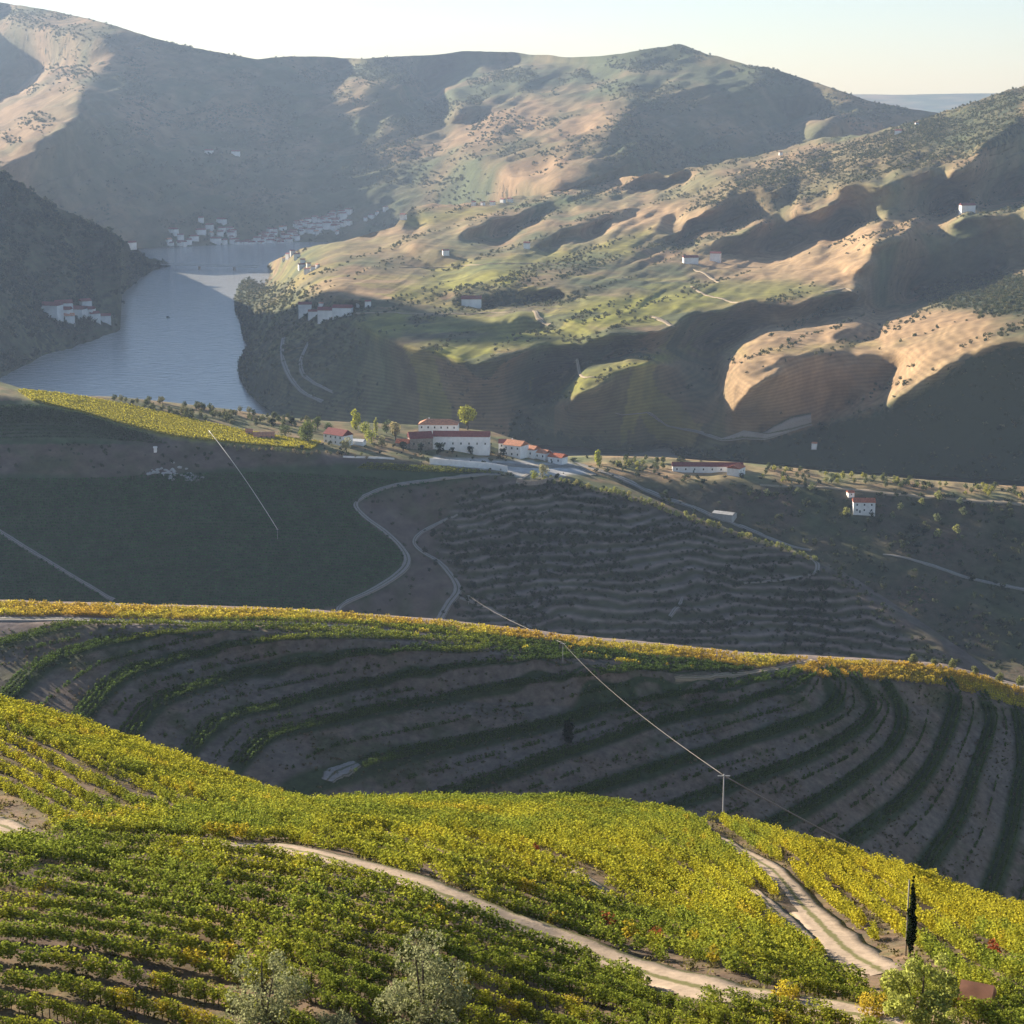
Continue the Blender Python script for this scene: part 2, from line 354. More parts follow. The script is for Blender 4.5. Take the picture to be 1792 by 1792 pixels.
# ======== F: back mountains
F_top = [(-900, -60), (-500, -30), (-200, -5), (0, 5), (100, 20), (200, 45), (300, 75), (400, 95), (450, 103), (540, 98), (640, 103), (700, 98), (760, 95), (840, 88), (900, 92), (1000, 100), (1060, 97), (1120, 88), (1190, 77), (1240, 95), (1310, 115), (1340, 116), (1400, 135), (1460, 155), (1520, 178), (1600, 192), (1700, 205), (2600, 225)]
F_base = [(-900, 432), (300, 432), (480, 432), (600, 440), (700, 410), (760, 385), (1000, 358), (1200, 325), (1350, 300), (1560, 262), (1700, 235), (2600, 235)]
F_D = [(-900, 4900), (600, 4900), (1000, 5000), (1790, 5600), (2600, 5600)]
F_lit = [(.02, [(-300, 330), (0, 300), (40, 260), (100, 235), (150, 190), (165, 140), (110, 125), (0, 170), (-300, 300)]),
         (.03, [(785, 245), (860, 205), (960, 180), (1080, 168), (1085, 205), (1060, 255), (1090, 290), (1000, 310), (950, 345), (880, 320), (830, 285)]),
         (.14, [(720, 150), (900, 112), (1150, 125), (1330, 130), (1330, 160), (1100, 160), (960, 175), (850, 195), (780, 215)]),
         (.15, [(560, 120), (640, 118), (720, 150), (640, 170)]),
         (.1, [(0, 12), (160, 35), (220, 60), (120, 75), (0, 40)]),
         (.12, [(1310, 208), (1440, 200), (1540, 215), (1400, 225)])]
gF = pmap(F_lit, .40, 2.2, 16)
def gFf(px, py): 
    X = px + .8 * py
    return samp(gF, px, py) + .16 * fbm(X / 70., (py - .4 * px) / 45., 3, 3) + .0
def F_post(P, px, py):
    Q = P.copy(); Q[..., 2] += (fbm(P[..., 0] / 500, P[..., 1] / 500, 5, 5) * 16 + 16 * (1 - 2 * np.abs(fbm((py + .3 * px) / 20., (px - .3 * py) / 80., 4, 72)))) * np.clip((P[..., 2]) / 60, 0, 1) * np.clip((py - interp(F_top, np.ravel(px)).reshape(px.shape)) / 30, 0, 1)
    Q[..., 2] = np.where(py > 425, np.minimum(Q[..., 2], 3), Q[..., 2]); return Q
litF = pmap([(1, p) for v, p in F_lit[:2]], 0, 4)  # sunlit patches, also painted paler tan in the ground colour
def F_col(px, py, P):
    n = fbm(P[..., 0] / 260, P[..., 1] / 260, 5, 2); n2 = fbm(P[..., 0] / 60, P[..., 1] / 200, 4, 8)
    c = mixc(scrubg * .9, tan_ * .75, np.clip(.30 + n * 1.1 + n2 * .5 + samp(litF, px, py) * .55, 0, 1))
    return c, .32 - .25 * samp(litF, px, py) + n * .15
_nF = .16 * fbm((_gx + .8 * _gy) / 60., (_gy - .4 * _gx) / 40., 4, 3)
_gFm = np.clip(.30 + (gF - .30) * 1.5 + _nF, .0, .7)
_zF = np.where(gF < .25, .45, -.15) + .9 * _nF
_inF = (_gy >= interp(F_top, _gx.ravel()).reshape(_gx.shape)) & (_gy <= interp(F_base, _gx.ravel()).reshape(_gx.shape))
_DF = fit_relief(_gFm, blur(_zF, 1.5), blur(colint(lambda x: interp(F_base, x), lambda x: interp(F_D, x), .33), 8), 470, _inF, (gF < .25).astype(float), -200, 1760, 10, np.maximum(-.02, .07 - T(_gy)))
_DF = blur(_DF, 2.0)
xsF = np.arange(-900, 2601, 6)
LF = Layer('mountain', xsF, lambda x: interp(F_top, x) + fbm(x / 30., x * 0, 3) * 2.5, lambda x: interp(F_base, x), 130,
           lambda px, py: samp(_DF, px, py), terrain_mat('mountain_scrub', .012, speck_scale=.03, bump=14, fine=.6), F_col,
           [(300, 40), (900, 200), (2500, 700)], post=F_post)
# far blue ridge
xsH = np.arange(-1500, 3200, 30)
LH = Layer('far_ridge', xsH, lambda x: 163 + fbm(x / 160., x * 0 + 3, 3) * 5 + np.abs(x - 1650) * .004, lambda x: x * 0 + 215, 14,
           slopeD(None, lambda px, py: px * 0 + 13500., lambda px, py: px * 0 + .10), terrain_mat('far_scrub', .003, speck_scale=.01, bump=20), F_col, [(1500, 100), (3000, 400)])
# ======== E: left bank hill
E_top = [(-900, -330), (-500, -50), (-250, 125), (-60, 262), (0, 302), (60, 338), (120, 368), (200, 408), (255, 440), (284, 455), (300, 466)]  # crest left of frame raised so its shadow covers river and headland
E_shore = [(-900, 900), (-200, 760), (0, 664), (40, 641), (80, 622), (140, 603), (212, 578), (214, 566), (201, 540), (206, 520), (238, 497), (246, 483), (284, 466), (292, 468)]
gE = pmap([(.16, [(60, 600), (70, 540), (190, 515), (200, 560), (120, 590)]), (.2, [(-300, 400), (0, 380), (70, 470), (80, 540), (0, 520), (-300, 560)])], .42, 3)
E_basef = lambda x: np.where(x < 214, interp([(-900, 900), (-200, 760), (0, 664), (40, 641), (80, 622), (140, 603), (205, 580), (214, 572)], x), interp([(214, 515), (238, 497), (246, 485), (284, 467), (300, 467)], x)) + fbm(x / 14., x * 0, 2) * 5
def E_col(px, py, P):
    n = fbm(P[..., 0] / 90, P[..., 1] / 90, 4, 2)
    c = mixc(scrubg * .55, olive * .9, np.clip(.35 + n, 0, 1)); st = .5 + .5 * np.sin(P[..., 2] / 5.5 * 2 * np.pi + n * 6)
    return mixc(c, soil * .7, .3 * st), .38 + n * .2
def E_post(P, px, py):
    Q = P.copy(); h = np.clip(P[..., 2] / 30, 0, 1); Q[..., 2] += fbm(P[..., 0] / 160, P[..., 1] / 160, 5, 9) * 22 * h; return Q
LE = Layer('river_bank_hill', np.r_[np.arange(-900, 0, 12), np.arange(0, 213, 3), np.arange(214, 300, 2)], lambda x: np.minimum(interp(E_top, x) + fbm(x / 25., x * 0, 3) * 3, E_basef(x) - 2), E_basef, 110,
           slopeD(None, lambda px, py: CZ / T(py), lambda px, py: samp(gE, px, py) + .12 * fbm(px / 50., (py + px * .5) / 30., 3)), terrain_mat('bank_scrub', .03, speck_scale=.07, bump=5), E_col,
           [(300, 45), (700, 170), (1100, 520)], post=E_post)
# ======== G: right bank hills
G_top = [(395, 520), (410, 500), (418, 492), (440, 485), (455, 492), (462, 470), (470, 462), (500, 446), (530, 434), (600, 424), (690, 397), (722, 362), (760, 356), (800, 358), (900, 348), (1000, 332), (1100, 310), (1200, 300), (1280, 285), (1350, 270), (1440, 245), (1500, 238), (1560, 230), (1605, 218), (1650, 200), (1740, 170), (1792, 155), (2000, 80), (2400, -20), (2700, -60)]
G_base = [(395, 560), (410, 570), (418, 660), (430, 684), (450, 706), (475, 722), (520, 742), (700, 760), (900, 775), (1100, 790), (1300, 806), (1500, 825), (1792, 843), (2700, 905)]
WATER = [(-50, 700), (-50, 300), (290, 420), (440, 437), (462, 462), (470, 470), (474, 480), (462, 497), (450, 494), (440, 487), (428, 489), (416, 500), (409, 522), (411, 545), (419, 562), (424, 590), (431, 604), (421, 622), (414, 640), (421, 668), (433, 686), (450, 704), (480, 724), (480, 760), (-50, 760)]
G_sh = [(.62, [(1666, 322), (1700, 280), (1792, 215), (2100, 120), (2100, 300), (1792, 345), (1720, 366), (1680, 352)]),
        (.66, [(1470, 348), (1500, 330), (1560, 330), (1640, 290), (1660, 330), (1685, 366), (1640, 373), (1560, 383), (1440, 415), (1330, 445), (1270, 455), (1240, 442), (1330, 402), (1370, 385), (1440, 382), (1460, 362)]),
        (.60, [(1290, 367), (1350, 347), (1390, 352), (1370, 375), (1300, 395), (1250, 410), (1180, 425), (1140, 440), (1200, 402)]),
        (.66, [(1530, 442), (1600, 402), (1700, 387), (1792, 377), (2100, 350), (2100, 420), (1792, 470), (1700, 492), (1620, 512), (1560, 530), (1510, 530), (1500, 500)]),
        (.75, [(1130, 592), (1200, 557), (1300, 537), (1400, 532), (1500, 522), (1600, 527), (1580, 533), (1460, 549), (1360, 569), (1280, 589), (1220, 609), (1100, 620), (1020, 642), (960, 680), (930, 697), (860, 700), (680, 700), (820, 642), (960, 607), (1050, 603)]),
        (.55, [(400, 480), (470, 497), (560, 512), (655, 535), (600, 558), (620, 585), (700, 605), (800, 637), (830, 642), (960, 700), (960, 800), (400, 800)]),
        (.72, [(935, 702), (1000, 706), (1060, 683), (1100, 652), (1180, 637), (1250, 642), (1262, 690), (1290, 735), (1325, 765), (1250, 790), (900, 800), (880, 712)]),
        (.72, [(1330, 642), (1400, 622), (1500, 622), (1568, 622), (1560, 660), (1530, 690), (1480, 715), (1420, 735), (1350, 757), (1320, 752), (1290, 722), (1310, 690), (1390, 642)]),
        (.50, [(1440, 592), (1500, 572), (1560, 572), (1540, 590), (1480, 602)]),
        (.66, [(1290, 775), (1350, 765), (1480, 732), (1590, 692), (1640, 662), (1700, 622), (1792, 602), (2100, 590), (2100, 900), (1200, 860), (1240, 795)]),
        (.55, [(800, 402), (900, 372), (990, 346), (1010, 347), (930, 390), (850, 420), (790, 425)]),
        (.52, [(930, 436), (1010, 398), (1090, 368), (1110, 372), (1030, 412), (950, 442)]),
        (.45, [(1080, 330), (1160, 312), (1230, 310), (1150, 335), (1090, 350)]),
        (.5, [(560, 412), (700, 395), (715, 365), (740, 372), (720, 400), (640, 420)]),
        (.45, [(730, 440), (800, 438), (810, 458), (740, 462)]),
        (.42, [(790, 520), (900, 505), (1010, 512), (1000, 528), (880, 540), (780, 535)]),
        (.42, [(800, 572), (930, 562), (1010, 568), (930, 582), (820, 585)]),
        (.40, [(1250, 360), (1340, 335), (1400, 335), (1320, 352), (1270, 372)])]
_rs = np.random.default_rng(5)
for _ in range(24):                              # random thin shade slivers, shaped as steep side gullies of the spurs
    x = _rs.uniform(740, 1770); y = _rs.uniform(float(interp(G_top, x)) + 14, 470 - (x - 740) * .05); L_ = _rs.uniform(28, 85); w_ = _rs.uniform(4, 9); a_ = _rs.uniform(.24, .5)
    G_sh.insert(0, (.44, [(x - L_, y + a_ * L_), (x - L_ * .3, y + a_ * L_ * .3 - w_), (x + L_ * .8, y - a_ * L_ * .8 - w_ * .4), (x + L_, y - a_ * L_), (x + L_ * .3, y - a_ * L_ * .3 + w_ * .8), (x - L_ * .5, y + a_ * L_ * .5 + w_)]))
gG = pmap(G_sh, .10, 1.7, 13)
def gGf(px, py):
    a = (py + .33 * px)                          # spurs run down to the lower left
    rib = fbm(a / 22., (px - .3 * py) / 150., 3, 4)
    upper = np.clip((py * -1 + 470 - (px - 1300) * -.0) / 120, 0, 1)
    return samp(gG, px, py) + rib * (.10 + .30 * upper)
_wm = blur(inpoly(_gx + .5, _gy + .5, WATER).astype(float), 1.0)
def dist_water(px, py):
    w_ = np.array(smooth_poly(WATER[4:-3], 160)); d = np.full(px.shape, 1e9)
    for q in w_[::2]: d = np.minimum(d, np.hypot(px - q[0], (py - q[1]) * 1.4))
    return d
GA, ZL, ZA = .42, .20, .40
_up = np.clip((470 - _gy) / 160, 0, 1)
_rG = fbm((_gy + .36 * _gx) / 20., (_gx - .3 * _gy) / 130., 3, 4); _rG2 = fbm((_gy + .36 * _gx) / 55., (_gx - .3 * _gy) / 240., 3, 14)
_gGm = np.clip(.03 + np.clip((gG - .1) / .5, 0, 1) * GA + _rG * (.10 + .5 * _up) + .12 * _rG2, np.maximum(-.03, .07 - T(_gy)), 1.3)
_zG = ZL - np.clip((gG - .1) / .5, 0, 1) * ZA + (_rG * (.15 + .6 * _up) + .15 * _rG2) * -1.
_u0G = blur(colint(lambda x: interp(G_base, np.maximum(x, 500)), lambda x: CZ / T(interp(G_base, np.maximum(x, 500))), .25), 10)
_inG = (_gy >= interp(G_top, _gx.ravel()).reshape(_gx.shape)) & (_gy <= interp(G_base, _gx.ravel()).reshape(_gx.shape) + 8)
_DG = fit_relief(_gGm, blur(_zG, 1.2), _u0G, 950, _inG, (gG < .3).astype(float), 500, 1960, 14, np.maximum(-.05, .06 - T(_gy)))
_cx = np.arange(MX0, MX1, MS, dtype=float); _bb = interp(G_base, np.maximum(_cx, 450)); _fac = CZ * .985 / (T(_bb) * samp(_DG, np.maximum(_cx, 450), _bb)); _k = np.exp(-.5 * (np.arange(-60, 61) / 22.) ** 2); _k /= _k.sum()
_fac = np.convolve(np.pad(_fac, 60, mode='edge'), _k, 'valid'); _DG = _DG * _fac[:, None]
def G_D(px, py):
    D = samp(_DG, px, py)
    h = CZ - T(py) * D
    left = np.clip((610 - px) / 170, 0, 1); left = left * left * (3 - 2 * left)      # the low headland tapers to the shore
    dw = dist_water(px, py); wgt = np.clip(dw / 80, 0, 1); wgt = wgt * (2 - wgt)
    h2 = np.maximum(h, 1) * (1 - left) + left * np.minimum(np.maximum(h, 1), 45 + .25 * np.maximum(px - 420, 0)) * wgt
    h2 = np.where(inpoly(px, py, WATER), -4, h2 + 1.2 * left)
    h2 = np.where(dw < 5, np.minimum(h2, .5 + dw * .4) , h2); h2 = np.where(inpoly(px, py, WATER), -4, h2)
    return (CZ - h2) / np.maximum(T(py), 1e-3) * (T(py) > .03) + D * (T(py) <= .03)
G_D2 = lambda px, py: np.where(px < 902, G_D(px, py), samp(_DG, px, py))
fieldsG = [(1, [(600, 560), (720, 550), (700, 590), (660, 595)]), (1, [(740, 610), (830, 600), (870, 620), (830, 638), (790, 632)]),
           (1, [(830, 590), (1000, 575), (1160, 560), (1220, 540), (1300, 525), (1290, 500), (1180, 510), (1050, 530), (960, 560), (1120, 600), (1000, 610), (850, 610)]),
           (.9, [(935, 690), (1000, 655), (1130, 625), (1210, 605), (1200, 625), (1090, 655), (1000, 700)]),
           (.8, [(1200, 620), (1450, 612), (1620, 598), (1450, 606)]),
           (.8, [(760, 480), (920, 475), (900, 500), (700, 520), (680, 515)]), (.6, [(730, 470), (1000, 440), (1150, 400), (1100, 450), (850, 480)]),
           (.7, [(1290, 500), (1400, 500), (1480, 515), (1350, 525), (1250, 530)]), (.5, [(700, 380), (900, 360), (860, 375), (720, 400)])]
mfG = pmap(fieldsG, 0, 1.2)
tanG = pmap([(1, [(1220, 470), (1500, 400), (1640, 375), (1700, 385), (1600, 405), (1530, 440), (1500, 510), (1400, 500), (1250, 500)]),
             (1, [(1040, 640), (1180, 590), (1360, 550), (1560, 540), (1760, 550), (1700, 620), (1600, 690), (1480, 730), (1350, 760), (1300, 770), (1260, 740), (1250, 640)]),
             (1, [(480, 500), (700, 480), (760, 500), (680, 530), (560, 515)]), (.8, [(530, 435), (750, 400), (900, 380), (900, 400), (600, 450)]),
             (.7, [(1050, 380), (1300, 300), (1560, 235), (1640, 280), (1400, 340), (1200, 400), (1000, 440)])], 0, 3)
forG = pmap([(1, [(1290, 775), (1350, 767), (1480, 735), (1590, 695), (1640, 665), (1700, 625), (1792, 605), (2200, 590), (2200, 930), (880, 900), (900, 720), (960, 760), (1240, 790)]),
             (1, [(1600, 520), (1640, 498), (1720, 478), (1792, 490), (2200, 490), (2200, 575), (1792, 560), (1740, 560), (1700, 545), (1620, 530)]),
             (.9, [(405, 485), (440, 482), (455, 530), (440, 600), (460, 680), (520, 740), (400, 740)]),
             (.5, [(800, 505), (1040, 515), (1000, 545), (800, 540)]), (.45, [(440, 480), (640, 540), (640, 720), (460, 720)]),
             (.6, [(1130, 360), (1500, 250), (1792, 150), (1792, 250), (1500, 330), (1300, 380)]), (.6, [(940, 590), (1140, 595), (1130, 610), (960, 612)])], 0, 2)
def G_col(px, py, P):
    n = fbm(P[..., 0] / 120, P[..., 1] / 120, 5, 2); n2 = fbm(P[..., 0] / 40, P[..., 1] / 160, 4, 8)
    c = mixc(scrubg * 1.3, tan_ * .8, np.clip(.55 + n * 1.0 + n2 * .5, 0, 1))
    c = mixc(c, tan_ * 1.08, np.clip(samp(tanG, px, py) * (.9 + n * .3), 0, 1))
    c = mixc(c, ygreen * .95, np.clip(samp(mfG, px, py) * (1.0 + n * .9 + n2 * .6), 0, 1))
    c = mixc(c, scrubg * .75, np.clip(samp(forG, px, py), 0, 1) * .85)
    uu = (P[..., 0] * .8 + P[..., 1] * .6 + n * 60) / 95.; vv = (P[..., 1] * .8 - P[..., 0] * .6 + n2 * 25) / 55.
    par = _perm[np.floor(uu).astype(int) & 255, np.floor(vv).astype(int) & 255]; pl = np.clip((py - 400) / 120, 0, 1) * np.clip((1350 - px) / 200, 0, 1) * (1 - samp(forG, px, py))
    c = c * (1 + (par - .5) * .8 * pl)[..., None]; c = mixc(c, ygreen * .8, (par > .72) * pl * .6); c = mixc(c, scrubg * 1.1, (par < .16) * pl * .7)
    st = .5 + .5 * np.sin(P[..., 2] / 4.0 * 2 * np.pi + n * 5)
    low = np.clip((py - 380) / 200, 0, 1); c = c * (1 - .30 * st * low)[..., None]
    sc = .27 + n * .2 + .40 * samp(forG, px, py) - .22 * samp(tanG, px, py) - .18 * samp(mfG, px, py)
    return c, sc
def G_post(P, px, py):
    Q = P.copy(); h = np.clip(P[..., 2] / 25, 0, 1) * np.clip((px - 420) / 120, 0, 1); Q[..., 2] += fbm(P[..., 0] / 110, P[..., 1] / 110, 4, 9) * 4 * h + h * (1.5 + 6 * np.clip((px - 700) / 500, 0, 1) * np.clip((560 - py) / 200, 0, 1)) * (1 - 2 * np.abs(fbm((py + .36 * px) / 13., (px - .3 * py) / 75., 4, 71))) ; return Q
LG = Layer('valley_hills', np.r_[np.arange(396, 700, 3), np.arange(700, 1900, 4), np.arange(1900, 2700, 12)], lambda x: interp(G_top, x) + np.clip((x - 700) / 200, 0, 1) * fbm(x / 22., x * 0 + 5, 3) * 4, lambda x: interp(G_base, x), 260,
           G_D2, terrain_mat('hill_grass', .03, speck=(.045, .055, .028), speck_scale=.11, bump=3.5), G_col, [(60, 14), (300, 90), (900, 420)], post=G_post)
# ======== D: low land right of the estate
D_top = [(900, 800), (1040, 796), (1170, 800), (1330, 812), (1500, 830), (1650, 841), (1792, 852), (2700, 900)]
gD = pmap([(.02, [(880, 780), (1330, 790), (1792, 830), (2700, 880), (2700, 905), (1792, 878), (1600, 862), (1330, 842), (1200, 846), (1050, 830), (880, 830)])], .40, 1.5)
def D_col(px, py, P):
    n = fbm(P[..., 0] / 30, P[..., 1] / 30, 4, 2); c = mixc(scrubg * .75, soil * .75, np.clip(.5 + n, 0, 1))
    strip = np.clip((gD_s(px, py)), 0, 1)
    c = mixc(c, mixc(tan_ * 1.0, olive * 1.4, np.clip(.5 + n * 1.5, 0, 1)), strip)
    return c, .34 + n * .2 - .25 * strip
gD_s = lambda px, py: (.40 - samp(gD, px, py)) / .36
def D_post(P, px, py):
    Q = P.copy(); Q[..., 2] += fbm(P[..., 0] / 50, P[..., 1] / 50, 4, 19) * 5 * (1 - .8 * np.clip(gD_s(px, py), 0, 1)) ; Q[..., 2] = np.maximum(Q[..., 2], 3 + fbm(P[..., 0] / 30, P[..., 1] / 30, 3, 2) * 2); return Q
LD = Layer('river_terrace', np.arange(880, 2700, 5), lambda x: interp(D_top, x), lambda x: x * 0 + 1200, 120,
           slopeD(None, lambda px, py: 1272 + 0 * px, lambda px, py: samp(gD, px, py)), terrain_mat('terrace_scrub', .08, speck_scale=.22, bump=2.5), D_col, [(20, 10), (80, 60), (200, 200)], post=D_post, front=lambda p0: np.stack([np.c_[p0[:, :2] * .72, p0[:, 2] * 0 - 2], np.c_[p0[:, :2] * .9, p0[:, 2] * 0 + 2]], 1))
# ======== C: estate hill
C_top = [(-900, 560), (-300, 640), (-60, 662), (0, 668), (60, 686), (120, 692), (200, 694), (300, 704), (400, 716), (480, 728), (560, 736), (640, 740), (760, 745), (860, 755), (930, 778), (1000, 806), (1030, 822), (1200, 898), (1300, 934), (1430, 976), (1500, 1014), (1600, 1080), (1680, 1134), (1760, 1190), (1850, 1240)]
C_edge = [(-900, 600), (-300, 670), (0, 694), (60, 704), (150, 726), (280, 760), (400, 778), (560, 792), (700, 806), (820, 826), (900, 838), (1000, 848), (1100, 872), (1200, 906), (1430, 984), (1850, 1260)]
B_top = [(-900, 1010), (-300, 1040), (0, 1054), (300, 1064), (560, 1072), (800, 1092), (1000, 1117), (1300, 1147), (1500, 1158), (1650, 1168), (1792, 1206), (1900, 1240), (2300, 1340), (2700, 1440)]
def gCf(px, py):
    e = interp(C_edge, px.ravel()).reshape(px.shape); k = np.clip((py - e + 4) / 14, 0, 1)
    return .015 * (1 - k) + k * (.54 + .10 * fbm(px / 90., py / 60., 3, 8))
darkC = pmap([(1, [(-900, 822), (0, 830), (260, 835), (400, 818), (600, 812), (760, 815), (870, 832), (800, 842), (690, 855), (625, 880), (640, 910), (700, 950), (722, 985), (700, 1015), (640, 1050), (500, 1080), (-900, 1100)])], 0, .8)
yelC = pmap([(1, [(25, 684), (100, 690), (200, 712), (330, 742), (450, 768), (560, 780), (545, 790), (400, 777), (280, 762), (150, 728), (60, 704)])], 0, .7)
bush_right = pmap([(1, [(800, 870), (900, 842), (1000, 850), (1430, 985), (1800, 1260), (760, 1200), (820, 1040), (760, 950)])], 0, 2)
pavC = pmap([(1, [(760, 800), (890, 806), (1000, 812), (1040, 830), (960, 834), (910, 836), (880, 824), (760, 814)])], 0, .5)
def C_col(px, py, P):
    n = fbm(P[..., 0] / 40, P[..., 1] / 40, 4, 2); n2 = fbm(P[..., 0] / 12, P[..., 1] / 12, 3, 22)
    c = mixc(mauve * .85, soil * .9, np.clip(.5 + n, 0, 1)); c = mixc(c, scrubg * .8, np.clip(.1 + n2 * .8 + n * .5, 0, .8))
    e = interp(C_edge, px.ravel()).reshape(px.shape); topz = np.clip((e - py + 4) / 10, 0, 1) * np.clip((1470 - px) / 60, 0, 1)
    c = mixc(c, mixc(olive * 1.1, tan_ * .9, np.clip(.4 + n2 * 1.3, 0, 1)), topz * .9)
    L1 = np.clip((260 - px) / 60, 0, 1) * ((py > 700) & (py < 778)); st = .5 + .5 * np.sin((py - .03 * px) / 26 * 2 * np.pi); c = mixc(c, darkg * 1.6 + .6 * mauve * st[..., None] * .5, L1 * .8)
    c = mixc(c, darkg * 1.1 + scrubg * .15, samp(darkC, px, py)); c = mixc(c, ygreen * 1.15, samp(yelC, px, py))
    br = samp(bush_right, px, py); st2 = .5 + .5 * np.sin(P[..., 2] / 4.4 * 2 * np.pi + n * 9)
    c = mixc(c, mixc(scrubg * .65, mauve * 1.5, st2 ** 2), br * .9)
    c = mixc(c, C3(.5, .48, .45), samp(pavC, px, py))
    return c, np.clip(.26 + n * .2, -1, 1) * (1 - samp(darkC, px, py)) * (1 - samp(pavC, px, py)) * (1 - topz * .7)
def C_post(P, px, py):
    Q = P.copy(); br = samp(bush_right, px, py); n = fbm(P[..., 0] / 40, P[..., 1] / 40, 4, 2)
    ph = (P[..., 2] / 4.4 + n * 9 / 6.283); saw = ph - np.floor(ph); Q[..., 2] += br * (.7 * np.sin(saw * 2 * np.pi)) + (1 - samp(pavC, px, py)) * fbm(P[..., 0] / 60, P[..., 1] / 60, 3, 4) * 1.6 * (py > interp(C_edge, px.ravel()).reshape(px.shape))
    return Q
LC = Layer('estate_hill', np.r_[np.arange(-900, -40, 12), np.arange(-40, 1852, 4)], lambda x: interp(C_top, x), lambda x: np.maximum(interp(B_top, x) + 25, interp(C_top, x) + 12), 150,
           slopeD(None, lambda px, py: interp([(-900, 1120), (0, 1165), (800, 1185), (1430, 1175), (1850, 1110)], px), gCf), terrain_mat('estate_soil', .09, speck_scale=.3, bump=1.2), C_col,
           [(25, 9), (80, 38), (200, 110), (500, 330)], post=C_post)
# ======== B: terraced hill; guide rows are true contours 5 m apart
Z0 = -176
rowsB = [
 (0, [(-300, 1200), (0, 1128), (78, 1106), (156, 1092), (293, 1092), (500, 1092), (660, 1100), (800, 1108)]),
 (1, [(-60, 1280), (20, 1215), (51, 1186), (78, 1163), (156, 1135), (250, 1114), (330, 1104), (430, 1101), (664, 1106), (850, 1120), (1000, 1135)]),
 (2, [(140, 1262), (164, 1233), (187, 1206), (242, 1175), (351, 1147), (430, 1128), (560, 1115), (760, 1120), (950, 1137), (1100, 1150)]),
 (3, [(228, 1290), (250, 1257), (273, 1233), (351, 1202), (469, 1175), (625, 1149), (780, 1137), (950, 1142), (1150, 1158), (1250, 1168)]),
 (4, [(335, 1312), (363, 1284), (390, 1260), (508, 1233), (600, 1208), (756, 1178), (873, 1158), (1020, 1152), (1200, 1166), (1290, 1172)]),
 (5, [(420, 1340), (449, 1311), (488, 1284), (586, 1262), (700, 1237), (795, 1217), (990, 1187), (1108, 1173), (1250, 1175), (1330, 1176)]),
 (6, [(590, 1360), (640, 1340), (737, 1317), (834, 1299), (990, 1264), (1088, 1236), (1264, 1203), (1350, 1187), (1400, 1175)]),
 (7, [(760, 1400), (873, 1362), (971, 1327), (1088, 1286), (1147, 1266), (1300, 1231), (1359, 1214), (1420, 1180)]),
 (8, [(900, 1425), (1050, 1378), (1192, 1333), (1259, 1311), (1406, 1264), (1460, 1235), (1470, 1195), (1446, 1172)]),
 (9, [(1130, 1430), (1250, 1386), (1326, 1358), (1426, 1321), (1493, 1281), (1533, 1241), (1513, 1210), (1493, 1180)]),
 (10, [(1330, 1455), (1410, 1415), (1477, 1375), (1560, 1308), (1578, 1250), (1560, 1215), (1547, 1194)]),
 (11, [(1480, 1475), (1527, 1441), (1594, 1388), (1641, 1321), (1671, 1240), (1668, 1210), (1655, 1192)]),
 (12, [(1610, 1530), (1644, 1482), (1677, 1431), (1707, 1348), (1734, 1267), (1726, 1232), (1714, 1214)]),
 (13, [(1720, 1590), (1761, 1482), (1780, 1390), (1790, 1330), (1784, 1267), (1776, 1238)]),
 (14, [(1830, 1620), (1860, 1500), (1870, 1400), (1860, 1290)])]
ctB = []; ctP = []
crzB = [(-300, -178), (0, -177), (150, -177), (300, -178), (450, -179), (560, -180), (700, -182), (850, -185), (1000, -189), (1150, -194), (1300, -199), (1450, -204), (1550, -208), (1650, -215), (1792, -227), (1900, -233), (2300, -250)]
rowsB_s = []
for k, r in rowsB:
    z = Z0 - 4 * k; rs = resample(smooth_poly(r, 60), 12); rowsB_s.append((k, smooth_poly(r, 90)))
    ctP += [(q[0], q[1], k) for q in rs[::1]]
    for q in rs:
      if q[1] - interp(B_top, q[0]) >= 10 + 5.5 * (interp(crzB, q[0]) - z): ctB.append((q[0], q[1], -z / float(T(q[1]))))
for (x, z) in crzB:
    y = float(interp(B_top, x)); ctB.append((x, y, -z / float(T(y))))
for (x, y, z) in [(-300, 1500, -215), (0, 1400, -200), (200, 1450, -212), (500, 1450, -210), (2100, 1700, -265)]: ctB.append((x, y, -z / float(T(y))))
for x in []: y = float(interp(B_top, x)) + 26; ctB.append((x, y, (-.5 - float(interp([(-300, -178), (300, -177), (560, -180), (850, -186), (1150, -196), (1450, -208)], x))) / float(T(y))))
def fB(px, py):
    ph = B_ph(px, py); zt = Z0 - 4 * ph; n = py.shape[1]; z = np.zeros(py.shape); t = T(py); z[:, -1] = interp(crzB, px[:, -1])
    crest = py[:, -1:]; sh = interp([(-900, 26), (0, 30), (150, 30), (450, 34), (700, 38), (1100, 42), (1300, 30), (1400, 26), (1792, 34), (2700, 34)], px[:, 0])[:, None]
    for k in range(n - 2, -1, -1):
        mx = -z[:, k + 1] * (t[:, k] - t[:, k + 1]) / t[:, k + 1]       # a fall this big would be a vertical wall
        v = py[:, k] - crest[:, 0]; flat = np.clip((v - sh[:, 0]) / 8, 0, 1)
        want = np.clip((z[:, k + 1] - zt[:, k]) * .35, .45 * mx, .72 * mx)
        z[:, k] = z[:, k + 1] - (want * flat + (1 - flat) * (-.12) * mx)
        kk = np.array([1, 2, 3, 2, 1.]) / 9; z[:, k] = np.convolve(np.pad(z[:, k], 2, mode='edge'), kk, 'valid')
    return -z / t
_c = np.array(ctP, float); _fp = tps(np.c_[_c[:, :2], 1 / (_c[:, 2] + 3.)])
def B_ph(px, py): return 1 / _fp(px, py) - 3.
BASE_Z = CZ + Z0
